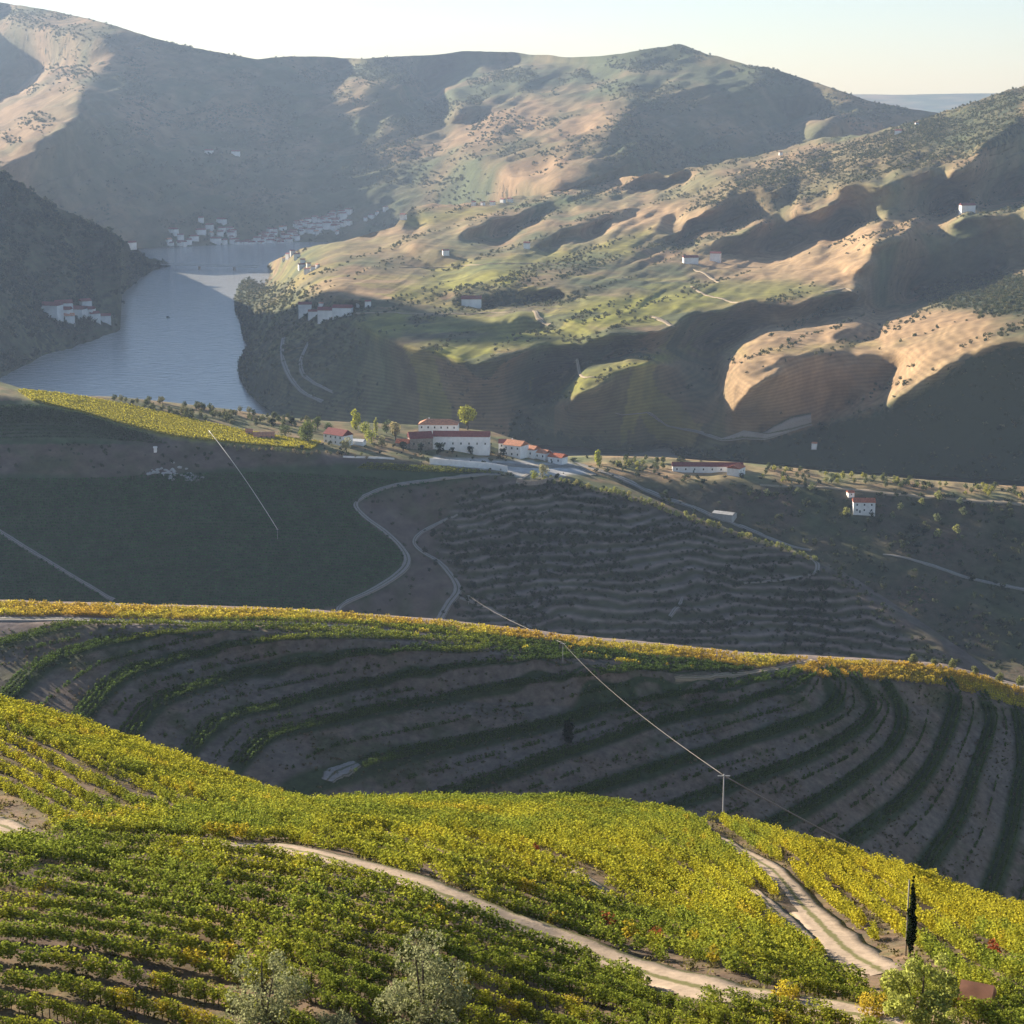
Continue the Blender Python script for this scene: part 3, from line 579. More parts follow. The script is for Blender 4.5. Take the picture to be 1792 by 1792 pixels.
def B_frac(P):
    ph = (P[..., 2] - BASE_Z) / 4.0 + .5; return ph - np.floor(ph)
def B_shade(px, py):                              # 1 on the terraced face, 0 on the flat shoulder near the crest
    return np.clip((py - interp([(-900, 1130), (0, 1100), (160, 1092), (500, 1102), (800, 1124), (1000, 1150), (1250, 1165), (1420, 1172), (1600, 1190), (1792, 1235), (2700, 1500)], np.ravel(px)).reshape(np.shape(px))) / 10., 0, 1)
def B_post(P, px, py):
    Q = P.copy(); f2 = -B_ph(px, py); prof = f2 - np.round(f2)        # distance from the nearest row, in steps
    tgt = np.sign(prof) * np.clip((np.abs(prof) - .14) / .36, 0, 1) * .5
    amp = B_shade(px, py)
    Q[..., 2] += (tgt - prof) * 4.0 * .6 * amp + fbm(P[..., 0] / 9, P[..., 1] / 9, 3, 3) * .35
    return Q
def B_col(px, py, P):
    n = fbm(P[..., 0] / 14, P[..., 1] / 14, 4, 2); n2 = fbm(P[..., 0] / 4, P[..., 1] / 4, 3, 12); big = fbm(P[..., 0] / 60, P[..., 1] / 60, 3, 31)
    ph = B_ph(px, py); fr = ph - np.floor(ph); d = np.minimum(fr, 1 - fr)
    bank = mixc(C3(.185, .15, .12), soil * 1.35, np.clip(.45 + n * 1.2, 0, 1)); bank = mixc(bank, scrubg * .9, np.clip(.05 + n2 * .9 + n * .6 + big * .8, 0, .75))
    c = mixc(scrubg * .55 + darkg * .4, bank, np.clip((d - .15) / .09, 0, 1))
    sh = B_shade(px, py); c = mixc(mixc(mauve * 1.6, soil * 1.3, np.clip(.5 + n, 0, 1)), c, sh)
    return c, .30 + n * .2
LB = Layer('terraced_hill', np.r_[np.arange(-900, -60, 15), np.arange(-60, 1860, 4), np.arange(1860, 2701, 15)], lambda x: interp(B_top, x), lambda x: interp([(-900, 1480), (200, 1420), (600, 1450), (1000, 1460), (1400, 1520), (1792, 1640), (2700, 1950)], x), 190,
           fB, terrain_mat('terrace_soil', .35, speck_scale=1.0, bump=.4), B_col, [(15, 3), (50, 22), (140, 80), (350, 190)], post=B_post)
# ======== A: foreground slope
A_top = [(-900, 1010), (-300, 1150), (0, 1228), (120, 1262), (250, 1307), (400, 1362), (520, 1402), (700, 1404), (1000, 1407), (1200, 1430), (1350, 1460), (1500, 1502), (1650, 1548), (1792, 1594), (2100, 1702), (2700, 1900)]
ctA = [(x, y, d) for (x, y, d) in [
 (-300, 2200, 84), (400, 2200, 84), (1000, 2200, 83), (1700, 2200, 80), (2200, 2200, 76),
 (-300, 1792, 108), (0, 1792, 106), (400, 1792, 105), (900, 1792, 104), (1400, 1792, 103), (1792, 1792, 100), (2200, 1850, 92),
 (-300, 1650, 122), (0, 1650, 119), (400, 1650, 118), (900, 1650, 119), (1300, 1650, 124), (1560, 1690, 119), (1792, 1680, 120),
 (-300, 1500, 140), (0, 1500, 138), (400, 1500, 138), (700, 1510, 142), (1000, 1560, 140), (1200, 1570, 150), (1400, 1580, 152), (1600, 1600, 142), (1792, 1640, 138),
 (0, 1440, 160), (300, 1440, 165), (560, 1440, 172), (800, 1440, 182), (1000, 1450, 186), (1200, 1470, 186), (1400, 1500, 180), (1600, 1560, 164),
 (-300, 1350, 185), (0, 1340, 190), (250, 1370, 198), (420, 1400, 205),
 (-300, 1150, 255), (0, 1228, 240), (250, 1307, 232), (520, 1402, 222), (800, 1405, 228), (1000, 1407, 228), (1200, 1430, 222), (1350, 1460, 212), (1500, 1502, 202), (1650, 1548, 190), (1792, 1594, 178), (2100, 1702, 160), (2700, 1900, 140)]]
fA = tps(ctA)
pathA = pmap([(1, [(370, 1468), (500, 1478), (640, 1508), (800, 1560), (1000, 1630), (1150, 1690), (1300, 1728), (1500, 1750), (1500, 1790), (1300, 1765), (1150, 1735), (980, 1672), (800, 1605), (640, 1540), (500, 1500), (370, 1484)])], 0, 1.5)
def A_col(px, py, P):
    n = fbm(P[..., 0] / 5, P[..., 1] / 5, 4, 2); n2 = fbm(P[..., 0] / 1.2, P[..., 1] / 1.2, 3, 12)
    c = mixc(soil * .9, tan_ * .75, np.clip(.35 + n, 0, 1)); c = mixc(c, scrubg * .9, np.clip(.15 + n2 * .8 + n * .4, 0, .8))
    return c, .22 + n * .2
def A_post(P, px, py):
    Q = P.copy(); Q[..., 2] += fbm(P[..., 0] / 8, P[..., 1] / 8, 3, 3) * .35; return Q
def A_front(p0):
    out = []
    for f_, zz in ((0., .0), (.25, .14), (.5, .34), (.75, .6)):
        q = p0.copy(); q[:, :2] *= f_; q[:, 2] = (CZ - 3) * (1 - f_) + p0[:, 2] * f_ - 8 * math.sin(math.pi * f_); out.append(q)
    return np.stack(out, 1)
LA = Layer('foreground_slope', np.r_[np.arange(-900, -60, 20), np.arange(-60, 1860, 5), np.arange(1860, 2701, 20)], lambda x: interp(A_top, x), lambda x: x * 0 + 2200, 190,
           fA, terrain_mat('vineyard_soil', 1.2, speck_scale=3.0, bump=.12), A_col, [(6, 3.2), (20, 12), (60, 36), (140, 84), (240, 140)], front=A_front, post=A_post)
# ======== the air
hz = MB().box(-9500, 9500, -400, 12500, -1.5, 1150).build('haze', bpy.data.materials.new('haze')); setp(hz, kind='stuff')
m = hz.data.materials[0]; m.use_nodes = True; m.node_tree.nodes.clear()
o_ = N(m.node_tree, 'ShaderNodeOutputMaterial'); pv = N(m.node_tree, 'ShaderNodeVolumePrincipled')
pv.inputs['Color'].default_value = (.52, .68, .94, 1); pv.inputs['Density'].default_value = HAZE; pv.inputs['Anisotropy'].default_value = .2
m.node_tree.links.new(pv.outputs[0], o_.inputs['Volume'])
#@@OBJECTS@@
# ================================================================ vegetation
def leafcloud(cent, size, up=.35, seed=0):
    """leaf quads at the given centres; lv = light/dark value of every leaf"""
    r = np.random.default_rng(seed); n = len(cent)
    nrm = r.normal(size=(n, 3)); nrm[:, 2] += up; nrm /= np.linalg.norm(nrm, axis=1)[:, None]
    a = np.cross(nrm, r.normal(size=(n, 3))); a /= np.linalg.norm(a, axis=1)[:, None]; b = np.cross(nrm, a)
    sz = size * (.6 + .8 * r.random(n))[:, None]; a = a * sz * .5; b = b * sz * .5 * (.7 + .5 * r.random(n))[:, None]
    V = np.stack([cent - a, cent - b * .9, cent + a, cent + b * .9], 1).reshape(-1, 3)
    F = np.arange(4 * n).reshape(n, 4); lv = np.repeat(r.random(n), 4)
    return V, F, lv
def blobs(centres, radii, n, seed=0, flat=1.0):
    r = np.random.default_rng(seed); c = np.array(centres, float); q = np.array(radii, float); k = r.choice(len(c), n, p=q ** 2 / (q ** 2).sum())
    d = r.normal(size=(n, 3)); d /= np.linalg.norm(d, axis=1)[:, None]; rad = q[k] * (.55 + .5 * r.random(n) ** .5)
    d[:, 2] *= flat; return c[k] + d * rad[:, None]
def vine_mesh(name, n, size, L=1.15, H=1.55, Wd=.75, seed=0):
    r = np.random.default_rng(seed)
    cs = [(r.uniform(-L / 2, L / 2), r.uniform(-.12, .12) * Wd, r.uniform(.55, H - .25)) for _ in range(7)]
    P = blobs(cs, [r.uniform(.24, .42) * Wd / .75 for _ in cs], int(n * .85), seed)
    sp = np.array([(r.uniform(-L / 2, L / 2), r.uniform(-.2, .2), H - .25 + r.uniform(0, .45)) for _ in range(n - len(P))])
    V, F, lv = leafcloud(np.vstack([P, sp]), size, .5, seed); return V, F, lv
def scrub_mesh(n, size, seed, tall=1.0):
    r = np.random.default_rng(seed); cs = [(r.uniform(-.35, .35), r.uniform(-.35, .35), r.uniform(.25, .7) * tall) for _ in range(6)]
    return leafcloud(blobs(cs, [r.uniform(.2, .36) for _ in cs], n, seed), size, .3, seed)
def proto_coll(name, meshes, mats):
    c = bpy.data.collections.new(name)
    for i, (V, F, lv) in enumerate(meshes):
        o = meshobj(name, V, F, mats, None, False, {'lv': lv}); COL.objects.unlink(o); c.objects.link(o)
    return c
def instance_stuff(name, pts, rz, scl, tint, coll, nproto, **kw):
    n = len(pts); me = bpy.data.meshes.new(name); me.vertices.add(n); me.vertices.foreach_set('co', np.asarray(pts, np.float32).ravel())
    def A(nm, ty, arr, key='value'):
        at = me.attributes.new(nm, ty, 'POINT'); at.data.foreach_set(key, np.asarray(arr).ravel())
    rot = np.zeros((n, 3), np.float32); rot[:, 2] = rz
    A('rot', 'FLOAT_VECTOR', rot, 'vector'); s3 = np.asarray(scl, np.float32); s3 = np.repeat(s3[:, None], 3, 1) if s3.ndim == 1 else s3
    A('scl', 'FLOAT_VECTOR', s3, 'vector'); A('tint', 'FLOAT_VECTOR', np.asarray(tint, np.float32), 'vector'); A('idx', 'INT', rng.integers(0, nproto, n).astype(np.int32))
    o = bpy.data.objects.new(name, me); COL.objects.link(o)
    g = bpy.data.node_groups.new(name, 'GeometryNodeTree'); g.interface.new_socket('Geometry', in_out='INPUT', socket_type='NodeSocketGeometry'); g.interface.new_socket('Geometry', in_out='OUTPUT', socket_type='NodeSocketGeometry')
    gi = g.nodes.new('NodeGroupInput'); go = g.nodes.new('NodeGroupOutput'); ip = g.nodes.new('GeometryNodeInstanceOnPoints'); ci = g.nodes.new('GeometryNodeCollectionInfo')
    ci.inputs['Collection'].default_value = coll; ci.inputs['Separate Children'].default_value = True; ci.inputs['Reset Children'].default_value = True
    def na(nm, ty): q = g.nodes.new('GeometryNodeInputNamedAttribute'); q.data_type = ty; q.inputs[0].default_value = nm; return q.outputs[0]
    e = g.nodes.new('FunctionNodeEulerToRotation'); g.links.new(na('rot', 'FLOAT_VECTOR'), e.inputs[0])
    g.links.new(gi.outputs[0], ip.inputs['Points']); g.links.new(ci.outputs[0], ip.inputs['Instance']); ip.inputs['Pick Instance'].default_value = True
    g.links.new(na('idx', 'INT'), ip.inputs['Instance Index']); g.links.new(e.outputs[0], ip.inputs['Rotation']); g.links.new(na('scl', 'FLOAT_VECTOR'), ip.inputs['Scale'])
    g.links.new(ip.outputs[0], go.inputs[0]); md = o.modifiers.new('instances', 'NODES'); md.node_group = g
    return setp(o, kind='stuff', **kw)
def rows_from_guides(layer, guides, spacing, step, jit=.12, smooth=True):
    """plant rows between successive guide curves; returns world points, heading, px, py, row number"""
    gs = [resample(smooth_poly(g, 120), 160) for g in guides]; out = []; rid = 0
    for a, b in zip(gs[:-1], gs[1:]):
        A_ = layer.at(a[:, 0], a[:, 1]); B_ = layer.at(b[:, 0], b[:, 1]); d = np.median(np.linalg.norm(A_ - B_, axis=1)); dmax = np.percentile(np.linalg.norm(A_ - B_, axis=1), 85)
        m = max(1, int(round(dmax / spacing)))
        for k in range(m):
            t = k / m; c = a * (1 - t) + b * t; W = layer.at(c[:, 0], c[:, 1])
            s_ = np.r_[0, np.cumsum(np.linalg.norm(np.diff(W[:, :2], axis=0), axis=1))]; q = np.arange(rng.uniform(0, step), s_[-1], step)
            q = q + rng.normal(0, .08 * step, len(q))
            px = np.interp(q, s_, c[:, 0]); py = np.interp(q, s_, c[:, 1]); X = layer.at(px, py)
            if len(X) < 3: continue
            h = np.arctan2(np.gradient(X[:, 1]), np.gradient(X[:, 0]))
            X[:, 0] += rng.normal(0, jit, len(X)); X[:, 1] += rng.normal(0, jit, len(X))
            out.append(np.c_[X, h, px, py, np.full(len(X), rid)]); rid += 1
    return np.vstack(out)
def thin(P, r):                                   # drop vines of converging rows that crowd each other
    cell = {}; keep = []
    for i in range(len(P)):
        x, y, rid = P[i, 0], P[i, 1], P[i, 6]; ci, cj = int(x // r), int(y // r); ok = True
        for a in (-1, 0, 1):
            for b in (-1, 0, 1):
                for (u, v, w_) in cell.get((ci + a, cj + b), ()):
                    if w_ != rid and (u - x) ** 2 + (v - y) ** 2 < r * r: ok = False; break
                if not ok: break
            if not ok: break
        if ok: cell.setdefault((ci, cj), []).append((x, y, rid)); keep.append(i)
    return P[keep]
# ---- tracks (needed to keep vines off them)
def ribbon(name, layer, line, widths, mat, lift=.12, n=120, **kw):
    c = resample(smooth_poly(line, 200), n); W = layer.at(c[:, 0], c[:, 1]); d = np.gradient(W[:, :2], axis=0); d /= np.linalg.norm(d, axis=1)[:, None]
    nr = np.c_[-d[:, 1], d[:, 0]]; wv = np.interp(np.linspace(0, 1, n), np.linspace(0, 1, len(widths)), widths) * (1 + .16 * fbm(np.arange(n) / 6., np.arange(n) * 0, 3, 3))
    V = []
    # height comes from the hill itself: nearest vertex blend
    Gp = layer.P.reshape(-1, 3)
    for u in (-1, -.5, 0, .5, 1):
        q = W.copy(); q[:, :2] += nr * (wv * u / 2)[:, None]
        near = np.array([Gp[np.argsort(((Gp[:, :2] - p[:2]) ** 2).sum(1))[:4]][:, 2].mean() for p in q[::6]])
        z = np.interp(np.arange(n), np.arange(n)[::6], near); q[:, 2] = np.maximum(z, W[:, 2] - .8 * abs(u)) * .5 + .5 * W[:, 2] + lift; V.append(q)
    V = np.stack(V, 1); idx = np.arange(n * 5).reshape(n, 5); F = np.stack([idx[:-1, :-1], idx[:-1, 1:], idx[1:, 1:], idx[1:, :-1]], -1).reshape(-1, 4)
    sk = V[:, [0, -1]].copy(); sk[..., 2] -= 1.0; base = n * 5; V2 = np.vstack([V.reshape(-1, 3), sk.reshape(-1, 3)])
    e0 = [(idx[i, 0], idx[i + 1, 0], base + 2 * (i + 1), base + 2 * i) for i in range(n - 1)]; e1 = [(idx[i + 1, 4], idx[i, 4], base + 2 * i + 1, base + 2 * (i + 1) + 1) for i in range(n - 1)]
    o = meshobj(name, V2, np.vstack([F, np.array(e0), np.array(e1)]), mat, None, True, {'u': np.r_[np.tile([-1, -.5, 0, .5, 1], n), np.ones(2 * n)]}); setp(o, kind='structure', **kw)
    return W, wv
ROAD = [(330, 1474), (420, 1478), (500, 1487), (570, 1500), (640, 1520), (720, 1545), (800, 1578), (900, 1618), (1000, 1654), (1080, 1690), (1150, 1714), (1230, 1732), (1300, 1747), (1400, 1762), (1500, 1778), (1600, 1800)]
t1 = ribbon('track', LA, ROAD, [2.0, 3.2, 4.2, 4.4, 4.4, 4.2, 4.0], M_path, .10)
t2 = ribbon('track', LA, [(1252, 1462), (1300, 1490), (1345, 1520), (1375, 1550), (1400, 1585), (1440, 1625), (1480, 1660), (1520, 1688), (1550, 1704)], [1.8, 2.8, 3.6, 4.2, 4.4], M_path, .10)
t3 = ribbon('track', LA, [(-60, 1425), (-10, 1442), (30, 1456), (70, 1466)], [4, 4, 3, 1.5], M_path, .10)
t4 = ribbon('track', LA, [(955, 1500), (1000, 1525), (1060, 1560), (1110, 1600)], [.8, 1.4, 1.3, .8], M_path, .06)
t5 = ribbon('track', LA, [(1320, 1560), (1350, 1590), (1400, 1640), (1440, 1672)], [.8, 2.0, 2.2, 1.0], M_path, .06)
tracksA = [t1, t2, t3, t4, t5]
def offtrack(P, tracks, extra=.45):
    k = np.ones(len(P), bool)
    for W, wv in tracks:
        for i in range(0, len(W), 1): k &= ((P[:, 0] - W[i, 0]) ** 2 + (P[:, 1] - W[i, 1]) ** 2) > (wv[i] / 2 + extra) ** 2
    return P[k]
# ---- foreground rows
F1 = [[(-60, 1478), (60, 1482), (200, 1484), (400, 1500), (600, 1540), (780, 1602), (900, 1648), (1050, 1705), (1150, 1742), (1300, 1772), (1420, 1796), (1560, 1830)],
      [(-60, 1492), (100, 1510), (250, 1545), (500, 1595), (700, 1650), (850, 1700), (1000, 1748), (1150, 1800), (1300, 1850)],
      [(-60, 1640), (150, 1662), (300, 1695), (500, 1745), (650, 1800), (800, 1860)],
      [(-60, 1755), (100, 1785), (250, 1830), (400, 1880)], [(-60, 1840), (100, 1880), (250, 1930)]]
F2 = [[(100, 1462), (250, 1464), (400, 1470), (560, 1482), (700, 1522), (850, 1580), (1000, 1632), (1150, 1692), (1300, 1728), (1450, 1750), (1560, 1765)],
      [(100, 1446), (400, 1442), (600, 1450), (750, 1480), (900, 1530), (1050, 1590), (1200, 1650), (1350, 1700), (1480, 1725)],
      [(220, 1436), (500, 1424), (700, 1434), (850, 1458), (1000, 1512), (1150, 1582), (1300, 1662), (1400, 1702), (1500, 1727)],
      [(380, 1424), (600, 1412), (800, 1420), (950, 1442), (1100, 1492), (1230, 1562), (1340, 1642), (1430, 1702)],
      [(500, 1410), (800, 1410), (1000, 1416), (1130, 1442), (1250, 1502), (1330, 1562), (1400, 1632), (1480, 1702)],
      [(700, 1406), (1000, 1408), (1150, 1422), (1240, 1450), (1330, 1522), (1390, 1582), (1450, 1652), (1510, 1708)]]
F3 = [[(1265, 1446), (1350, 1502), (1430, 1565), (1500, 1625), (1580, 1692), (1640, 1735)],
      [(1270, 1440), (1380, 1482), (1500, 1560), (1600, 1640), (1700, 1710), (1792, 1760), (1900, 1800)],
      [(1240, 1434), (1360, 1466), (1500, 1518), (1600, 1572), (1700, 1632), (1792, 1682), (1950, 1760)],
      [(1240, 1432), (1360, 1464), (1500, 1504), (1600, 1535), (1700, 1568), (1792, 1598), (1950, 1660)]]
F4 = [[(1580, 1728), (1700, 1738), (1850, 1750), (2000, 1770)], [(1450, 1800), (1560, 1812), (1700, 1815), (2000, 1830)]]
F5 = [[(-60, 1216), (0, 1232), (120, 1266), (250, 1310), (400, 1365), (520, 1408), (600, 1412)], [(-60, 1240), (80, 1298), (200, 1350), (330, 1400), (450, 1428), (560, 1430)]]
F6 = [[(-60, 1250), (80, 1306), (200, 1360), (300, 1405), (380, 1432)], [(-60, 1290), (40, 1340), (140, 1400), (220, 1434)], [(-60, 1385), (0, 1412), (60, 1442)]]
near = []
for g, sp_, st_ in ((F1, 3.9, .85), (F2, 3.8, .85), (F3, 5.0, .85), (F4, 2.4, .9), (F5, 2.6, .95), (F6, 9.0, .95)):
    P = rows_from_guides(LA, g, sp_, st_); P = P[~((g is F2 or g is F3) & (P[:, 6] % 3 == 2) & (P[:, 5] > 1462 + 30 * fbm(P[:, 4] / 90, P[:, 4] * 0, 2, 4)))]; P[:, 6] += len(near) * 1000; near.append(thin(P, 1.25))
VN = offtrack(thin(np.vstack(near), 1.05), tracksA)
hole = [(1480, 1740), (1700, 1740), (1720, 1792), (1640, 1900), (1500, 1900)]
def tintA(P):
    px, py = P[:, 4], P[:, 5]; n = fbm(P[:, 0] / 9, P[:, 1] / 9, 3, 2); r_ = rng.random(len(P)); hi = np.clip((1640 - py + .15 * (px - 900)) / 170, 0, 1)
    n_b = fbm(P[:, 0] / 28, P[:, 1] / 28, 3, 92); f = np.clip(hi * .72 + n * 1.1 + n_b * .7 + (r_ - .5) * .6 + .05, 0, 1)[:, None]
    c = C3(.24, .28, .04) * (1 - f) + C3(.45, .42, .04) * f
    y = (r_ > .99) | ((n > .34) & (r_ > .8)); c[y] = C3(.46, .37, .04); rd = rng.random(len(P)) > .9985; c[rd] = C3(.34, .10, .04)
    ins = (px > 1350) & (py < 1640) & (px > 1350); c[ins] = c[ins] * .6 + C3(.52, .42, .03) * .4
    return c
tn = tintA(VN); d2 = VN[:, 0] ** 2 + VN[:, 1] ** 2
vis = (VN[:, 4] > -30) & (VN[:, 4] < 1825) & (VN[:, 5] < 1835)
order = np.argsort(np.where(vis, d2, 1e12)); ind = order[:300]; rest = order[300:]
vprot = [vine_mesh('grapevine', 480, .13, seed=40 + i) for i in range(6)]
def vtrunk(name, parent):
    return None
vm_ = [meshobj('foliage', V, F, M_leaf, None, False, {'lv': lv}) for V, F, lv in vprot]
mb = MB(); mb.tube([(0, 0, -.3), (.03, .02, .3), (-.02, 0, .7)], [.05, .035, .03], 5); mb.tube([(-.02, 0, .65), (.3, .03, .85)], [.02, .012], 4); mb.tube([(-.02, 0, .65), (-.33, .0, .9)], [.02, .012], 4); mb.tube([(.5, 0, -.3), (.5, 0, 1.5)], .03, 4)
tr_ = mb.build('trunk', M_bark)
_ord = ['first', 'second', 'third', 'fourth', 'fifth', 'sixth', 'seventh', 'eighth', 'ninth', 'tenth', 'eleventh', 'twelfth', 'thirteenth', 'fourteenth', 'fifteenth', 'sixteenth']
_f1rows = sorted(set(VN[ind][:, 6]))
def vlab(P):
    px, py = P[4], P[5]; k = min(_f1rows.index(P[6]), 15); where = ['far left', 'left', 'left of centre', 'centre', 'right of centre', 'right', 'far right'][int(np.clip(px / 256, 0, 6))]
    lk = 'yellowish' if P[7] > .27 else 'green'
    return f'leafy {lk} grapevine in the {_ord[k]} nearer row below the pale track, {where}' if py > float(interp(ROAD, px)) else f'leafy {lk} grapevine just above the curving pale track, {where}'
used = set()
for q, i in enumerate(ind):
    px, py = VN[i, 4], VN[i, 5]
    e = empty('grapevine', VN[i, :3].tolist(), float(VN[i, 3]), 1.0, label=vlab(np.r_[VN[i], tn[i, 0]]), cat='grapevine', group='grapevines nearest the camera')
    k = q % 6; f = vm_[k] if k not in used else vm_[k].copy(); t_ = tr_ if q == 0 else tr_.copy()
    if k in used: COL.objects.link(f)
    used.add(k)
    if q: COL.objects.link(t_)
    f.parent = e; t_.parent = e; q_ = float(rng.uniform(.85, 1.15)); e.scale = (q_ * 1.1, q_, q_ * .78); f['tint'] = tn[i].tolist()
pc = proto_coll('vine_far', [vine_mesh('v', 230, .175, seed=60 + i) for i in range(6)], M_leaf)
instance_stuff('vineyard', VN[rest, :3], VN[rest, 3], rng.uniform(.85, 1.2, len(rest))[:, None] * np.array([1.12, .95, .78]), tn[rest], pc, 6, label='yellow and green vineyard rows covering the sunlit foreground slope', cat='vineyard')
# weeds and grass tufts on the foreground soil
gm = proto_coll('tuft', [leafcloud(blobs([(0, 0, .1), (.3, .1, .08)], [.3, .25], 26, 5 + i, .5), .13, .2, i) for i in range(3)], M_leaf)
Pg, gx_, gy_ = LA.scatter(5000, lambda x, y: ((y < 1850) & (x > -60) & (x < 1860)).astype(float)); 
Pg = offtrack(np.c_[Pg, Pg[:, 0] * 0, gx_, gy_, gx_ * 0], tracksA, .1); n_ = len(Pg)
instance_stuff('grass', Pg[:, :3], rng.uniform(0, 6.3, n_), rng.uniform(.6, 1.8, n_), C3(.22, .19, .07) * rng.uniform(.5, 1.3, (n_, 1)), gm, 3, label='dry grass tufts between the foreground vine rows', cat='grass')
# ---- terraced hill rows
tB = ribbon('track', LB, [(1180, 1186), (1290, 1180), (1350, 1172), (1400, 1163), (1425, 1158)], [1.5, 3, 4, 3], M_path, .3)
tB2 = ribbon('track', LB, [(1700, 1172), (1760, 1190), (1800, 1205), (1860, 1232)], [2, 5, 6, 6], M_path, .3)
tB3 = ribbon('track', LB, [(-60, 1084), (60, 1084), (150, 1085), (300, 1089), (430, 1091), (600, 1097), (800, 1118)], [5, 6, 4, 3.5, 3, 2.5], M_pathg, .25)
tB4 = ribbon('track', LB, [(572, 1368), (590, 1350), (625, 1335)], [4, 9, 4], M_pathg, .3)
rb = []
for k, c in rowsB_s:
    c = resample(c, 200)
    for off in (0, -1.9, 1.9, 3.7) if k < 8 else (0, -1.9, 1.9):
        W = LB.at(c[:, 0], c[:, 1]); s_ = np.r_[0, np.cumsum(np.linalg.norm(np.diff(W[:, :2], axis=0), axis=1))]; q = np.arange(0, s_[-1], .95)
        px = np.interp(q, s_, c[:, 0]); py = np.interp(q, s_, c[:, 1]) + off * .0; X = LB.at(px, py); h = np.arctan2(np.gradient(X[:, 1]), np.gradient(X[:, 0]))
        X[:, 0] += -np.sin(h) * off; X[:, 1] += np.cos(h) * off; X[:, 2] -= .1
        rb.append(np.c_[X, h, px, py, np.full(len(X), k * 10 + off)])
def gshift(g, d): return [(x, y + d) for x, y in g]
crB = [(x, float(interp(B_top, x))) for x in range(-120, 1900, 60)]
cr1 = [[(x, y + 3) for x, y in crB], [(x, y + float(interp([(0, 27), (150, 24), (500, 24), (700, 30), (1100, 38), (1400, 34), (1792, 38)], x))) for x, y in crB]]
Pc = rows_from_guides(LB, cr1, 2.1, 1.0); Pc[:, 6] += 5000
Pd = rows_from_guides(LB, [[(300, 1096), (500, 1097), (700, 1104), (900, 1122), (1100, 1146), (1280, 1168)], [(300, 1101), (500, 1103), (700, 1111), (900, 1131), (1100, 1157), (1280, 1174)]], 2.2, 1.0); Pd[:, 6] += 9000
Pe = rows_from_guides(LB, [[(1430, 1168), (1600, 1182), (1700, 1196), (1800, 1225)], [(1430, 1176), (1600, 1196), (1700, 1214), (1800, 1246)]], 2.2, 1.0); Pe[:, 6] += 12000
mid = []
for (k0, a_), (k1, b_) in zip(rowsB_s[:-1], rowsB_s[1:]):
    c = .5 * (resample(a_, 120) + resample(b_, 120)); W = LB.at(c[:, 0], c[:, 1]); s_ = np.r_[0, np.cumsum(np.linalg.norm(np.diff(W[:, :2], axis=0), axis=1))]; q = np.arange(0, s_[-1], 1.1)
    px = np.interp(q, s_, c[:, 0]); py = np.interp(q, s_, c[:, 1]) + 3 * fbm(q / 25., q * 0 + k0 * 7., 3, 5); X = LB.at(px, py); h = np.arctan2(np.gradient(X[:, 1]), np.gradient(X[:, 0])); X[:, 2] -= .5
    mm = np.c_[X, h, px, py, np.full(len(X), 20000 + k0)]; mid.append(mm[rng.random(len(mm)) < np.clip(.62 + 1.3 * fbm(q / 14., q * 0 + k0 * 3., 3, 8), 0, .95)])
mid = np.vstack(mid)
VB = offtrack(thin(np.vstack([np.vstack(rb), Pc, Pd, Pe, mid]), 1.15), [tB, tB2, tB3, tB4], .3)
VB = VB[VB[:, 5] > interp(B_top, VB[:, 4]) + 2]; VB = VB[rng.random(len(VB)) > np.clip(.06 + .9 * (fbm(VB[:, 0] / 7, VB[:, 1] / 7, 3, 77) - .12), .05, .8)]
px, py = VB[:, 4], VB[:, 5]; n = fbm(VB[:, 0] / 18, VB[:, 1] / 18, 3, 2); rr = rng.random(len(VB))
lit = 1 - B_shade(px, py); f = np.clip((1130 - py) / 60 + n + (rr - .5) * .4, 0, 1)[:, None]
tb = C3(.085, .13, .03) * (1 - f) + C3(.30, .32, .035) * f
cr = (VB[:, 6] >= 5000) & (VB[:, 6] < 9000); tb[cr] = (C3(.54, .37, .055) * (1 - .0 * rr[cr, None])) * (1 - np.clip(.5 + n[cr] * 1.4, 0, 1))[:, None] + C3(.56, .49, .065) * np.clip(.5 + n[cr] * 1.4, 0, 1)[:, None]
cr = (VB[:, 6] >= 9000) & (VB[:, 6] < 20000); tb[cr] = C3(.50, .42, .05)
pcB = proto_coll('vine_mid', [vine_mesh('v', 60, .36, seed=80 + i) for i in range(5)], M_leaf)
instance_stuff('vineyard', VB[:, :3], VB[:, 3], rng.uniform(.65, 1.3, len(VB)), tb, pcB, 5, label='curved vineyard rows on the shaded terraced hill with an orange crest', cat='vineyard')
# scrub on the banks of the terraces
scr = proto_coll('scrub', [scrub_mesh(70, .26, 100 + i) for i in range(5)], M_leaf)
def scrub(name, layer, n, mask, s0, s1, tint, label, cat='scrub', hz=None):
    P, px, py = layer.scatter(n, mask); P[:, 2] -= .08 * s0; sc_ = rng.uniform(s0, s1, n) ** 1.0; s3 = np.c_[sc_, sc_, sc_ * rng.uniform(.6, 1.2, n)]
    tt = np.array(tint)[rng.integers(0, len(tint), n)] * rng.uniform(.7, 1.3, (n, 1))
    return instance_stuff(name, P, rng.uniform(0, 6.3, n), s3, tt, scr, 5, label=label, cat=cat)
scrub('scrub', LB, 6000, lambda x, y: B_shade(x, y) * ((x > -60) & (x < 1860)) * np.clip(.5 + fbm(x / 60, y / 30, 3, 5) * 1.8, 0, 1), .3, 1.0, [(.15, .16, .07), (.20, .15, .09), (.12, .15, .06), (.22, .19, .11)], 'low brown and green scrub on the banks between the terraces')
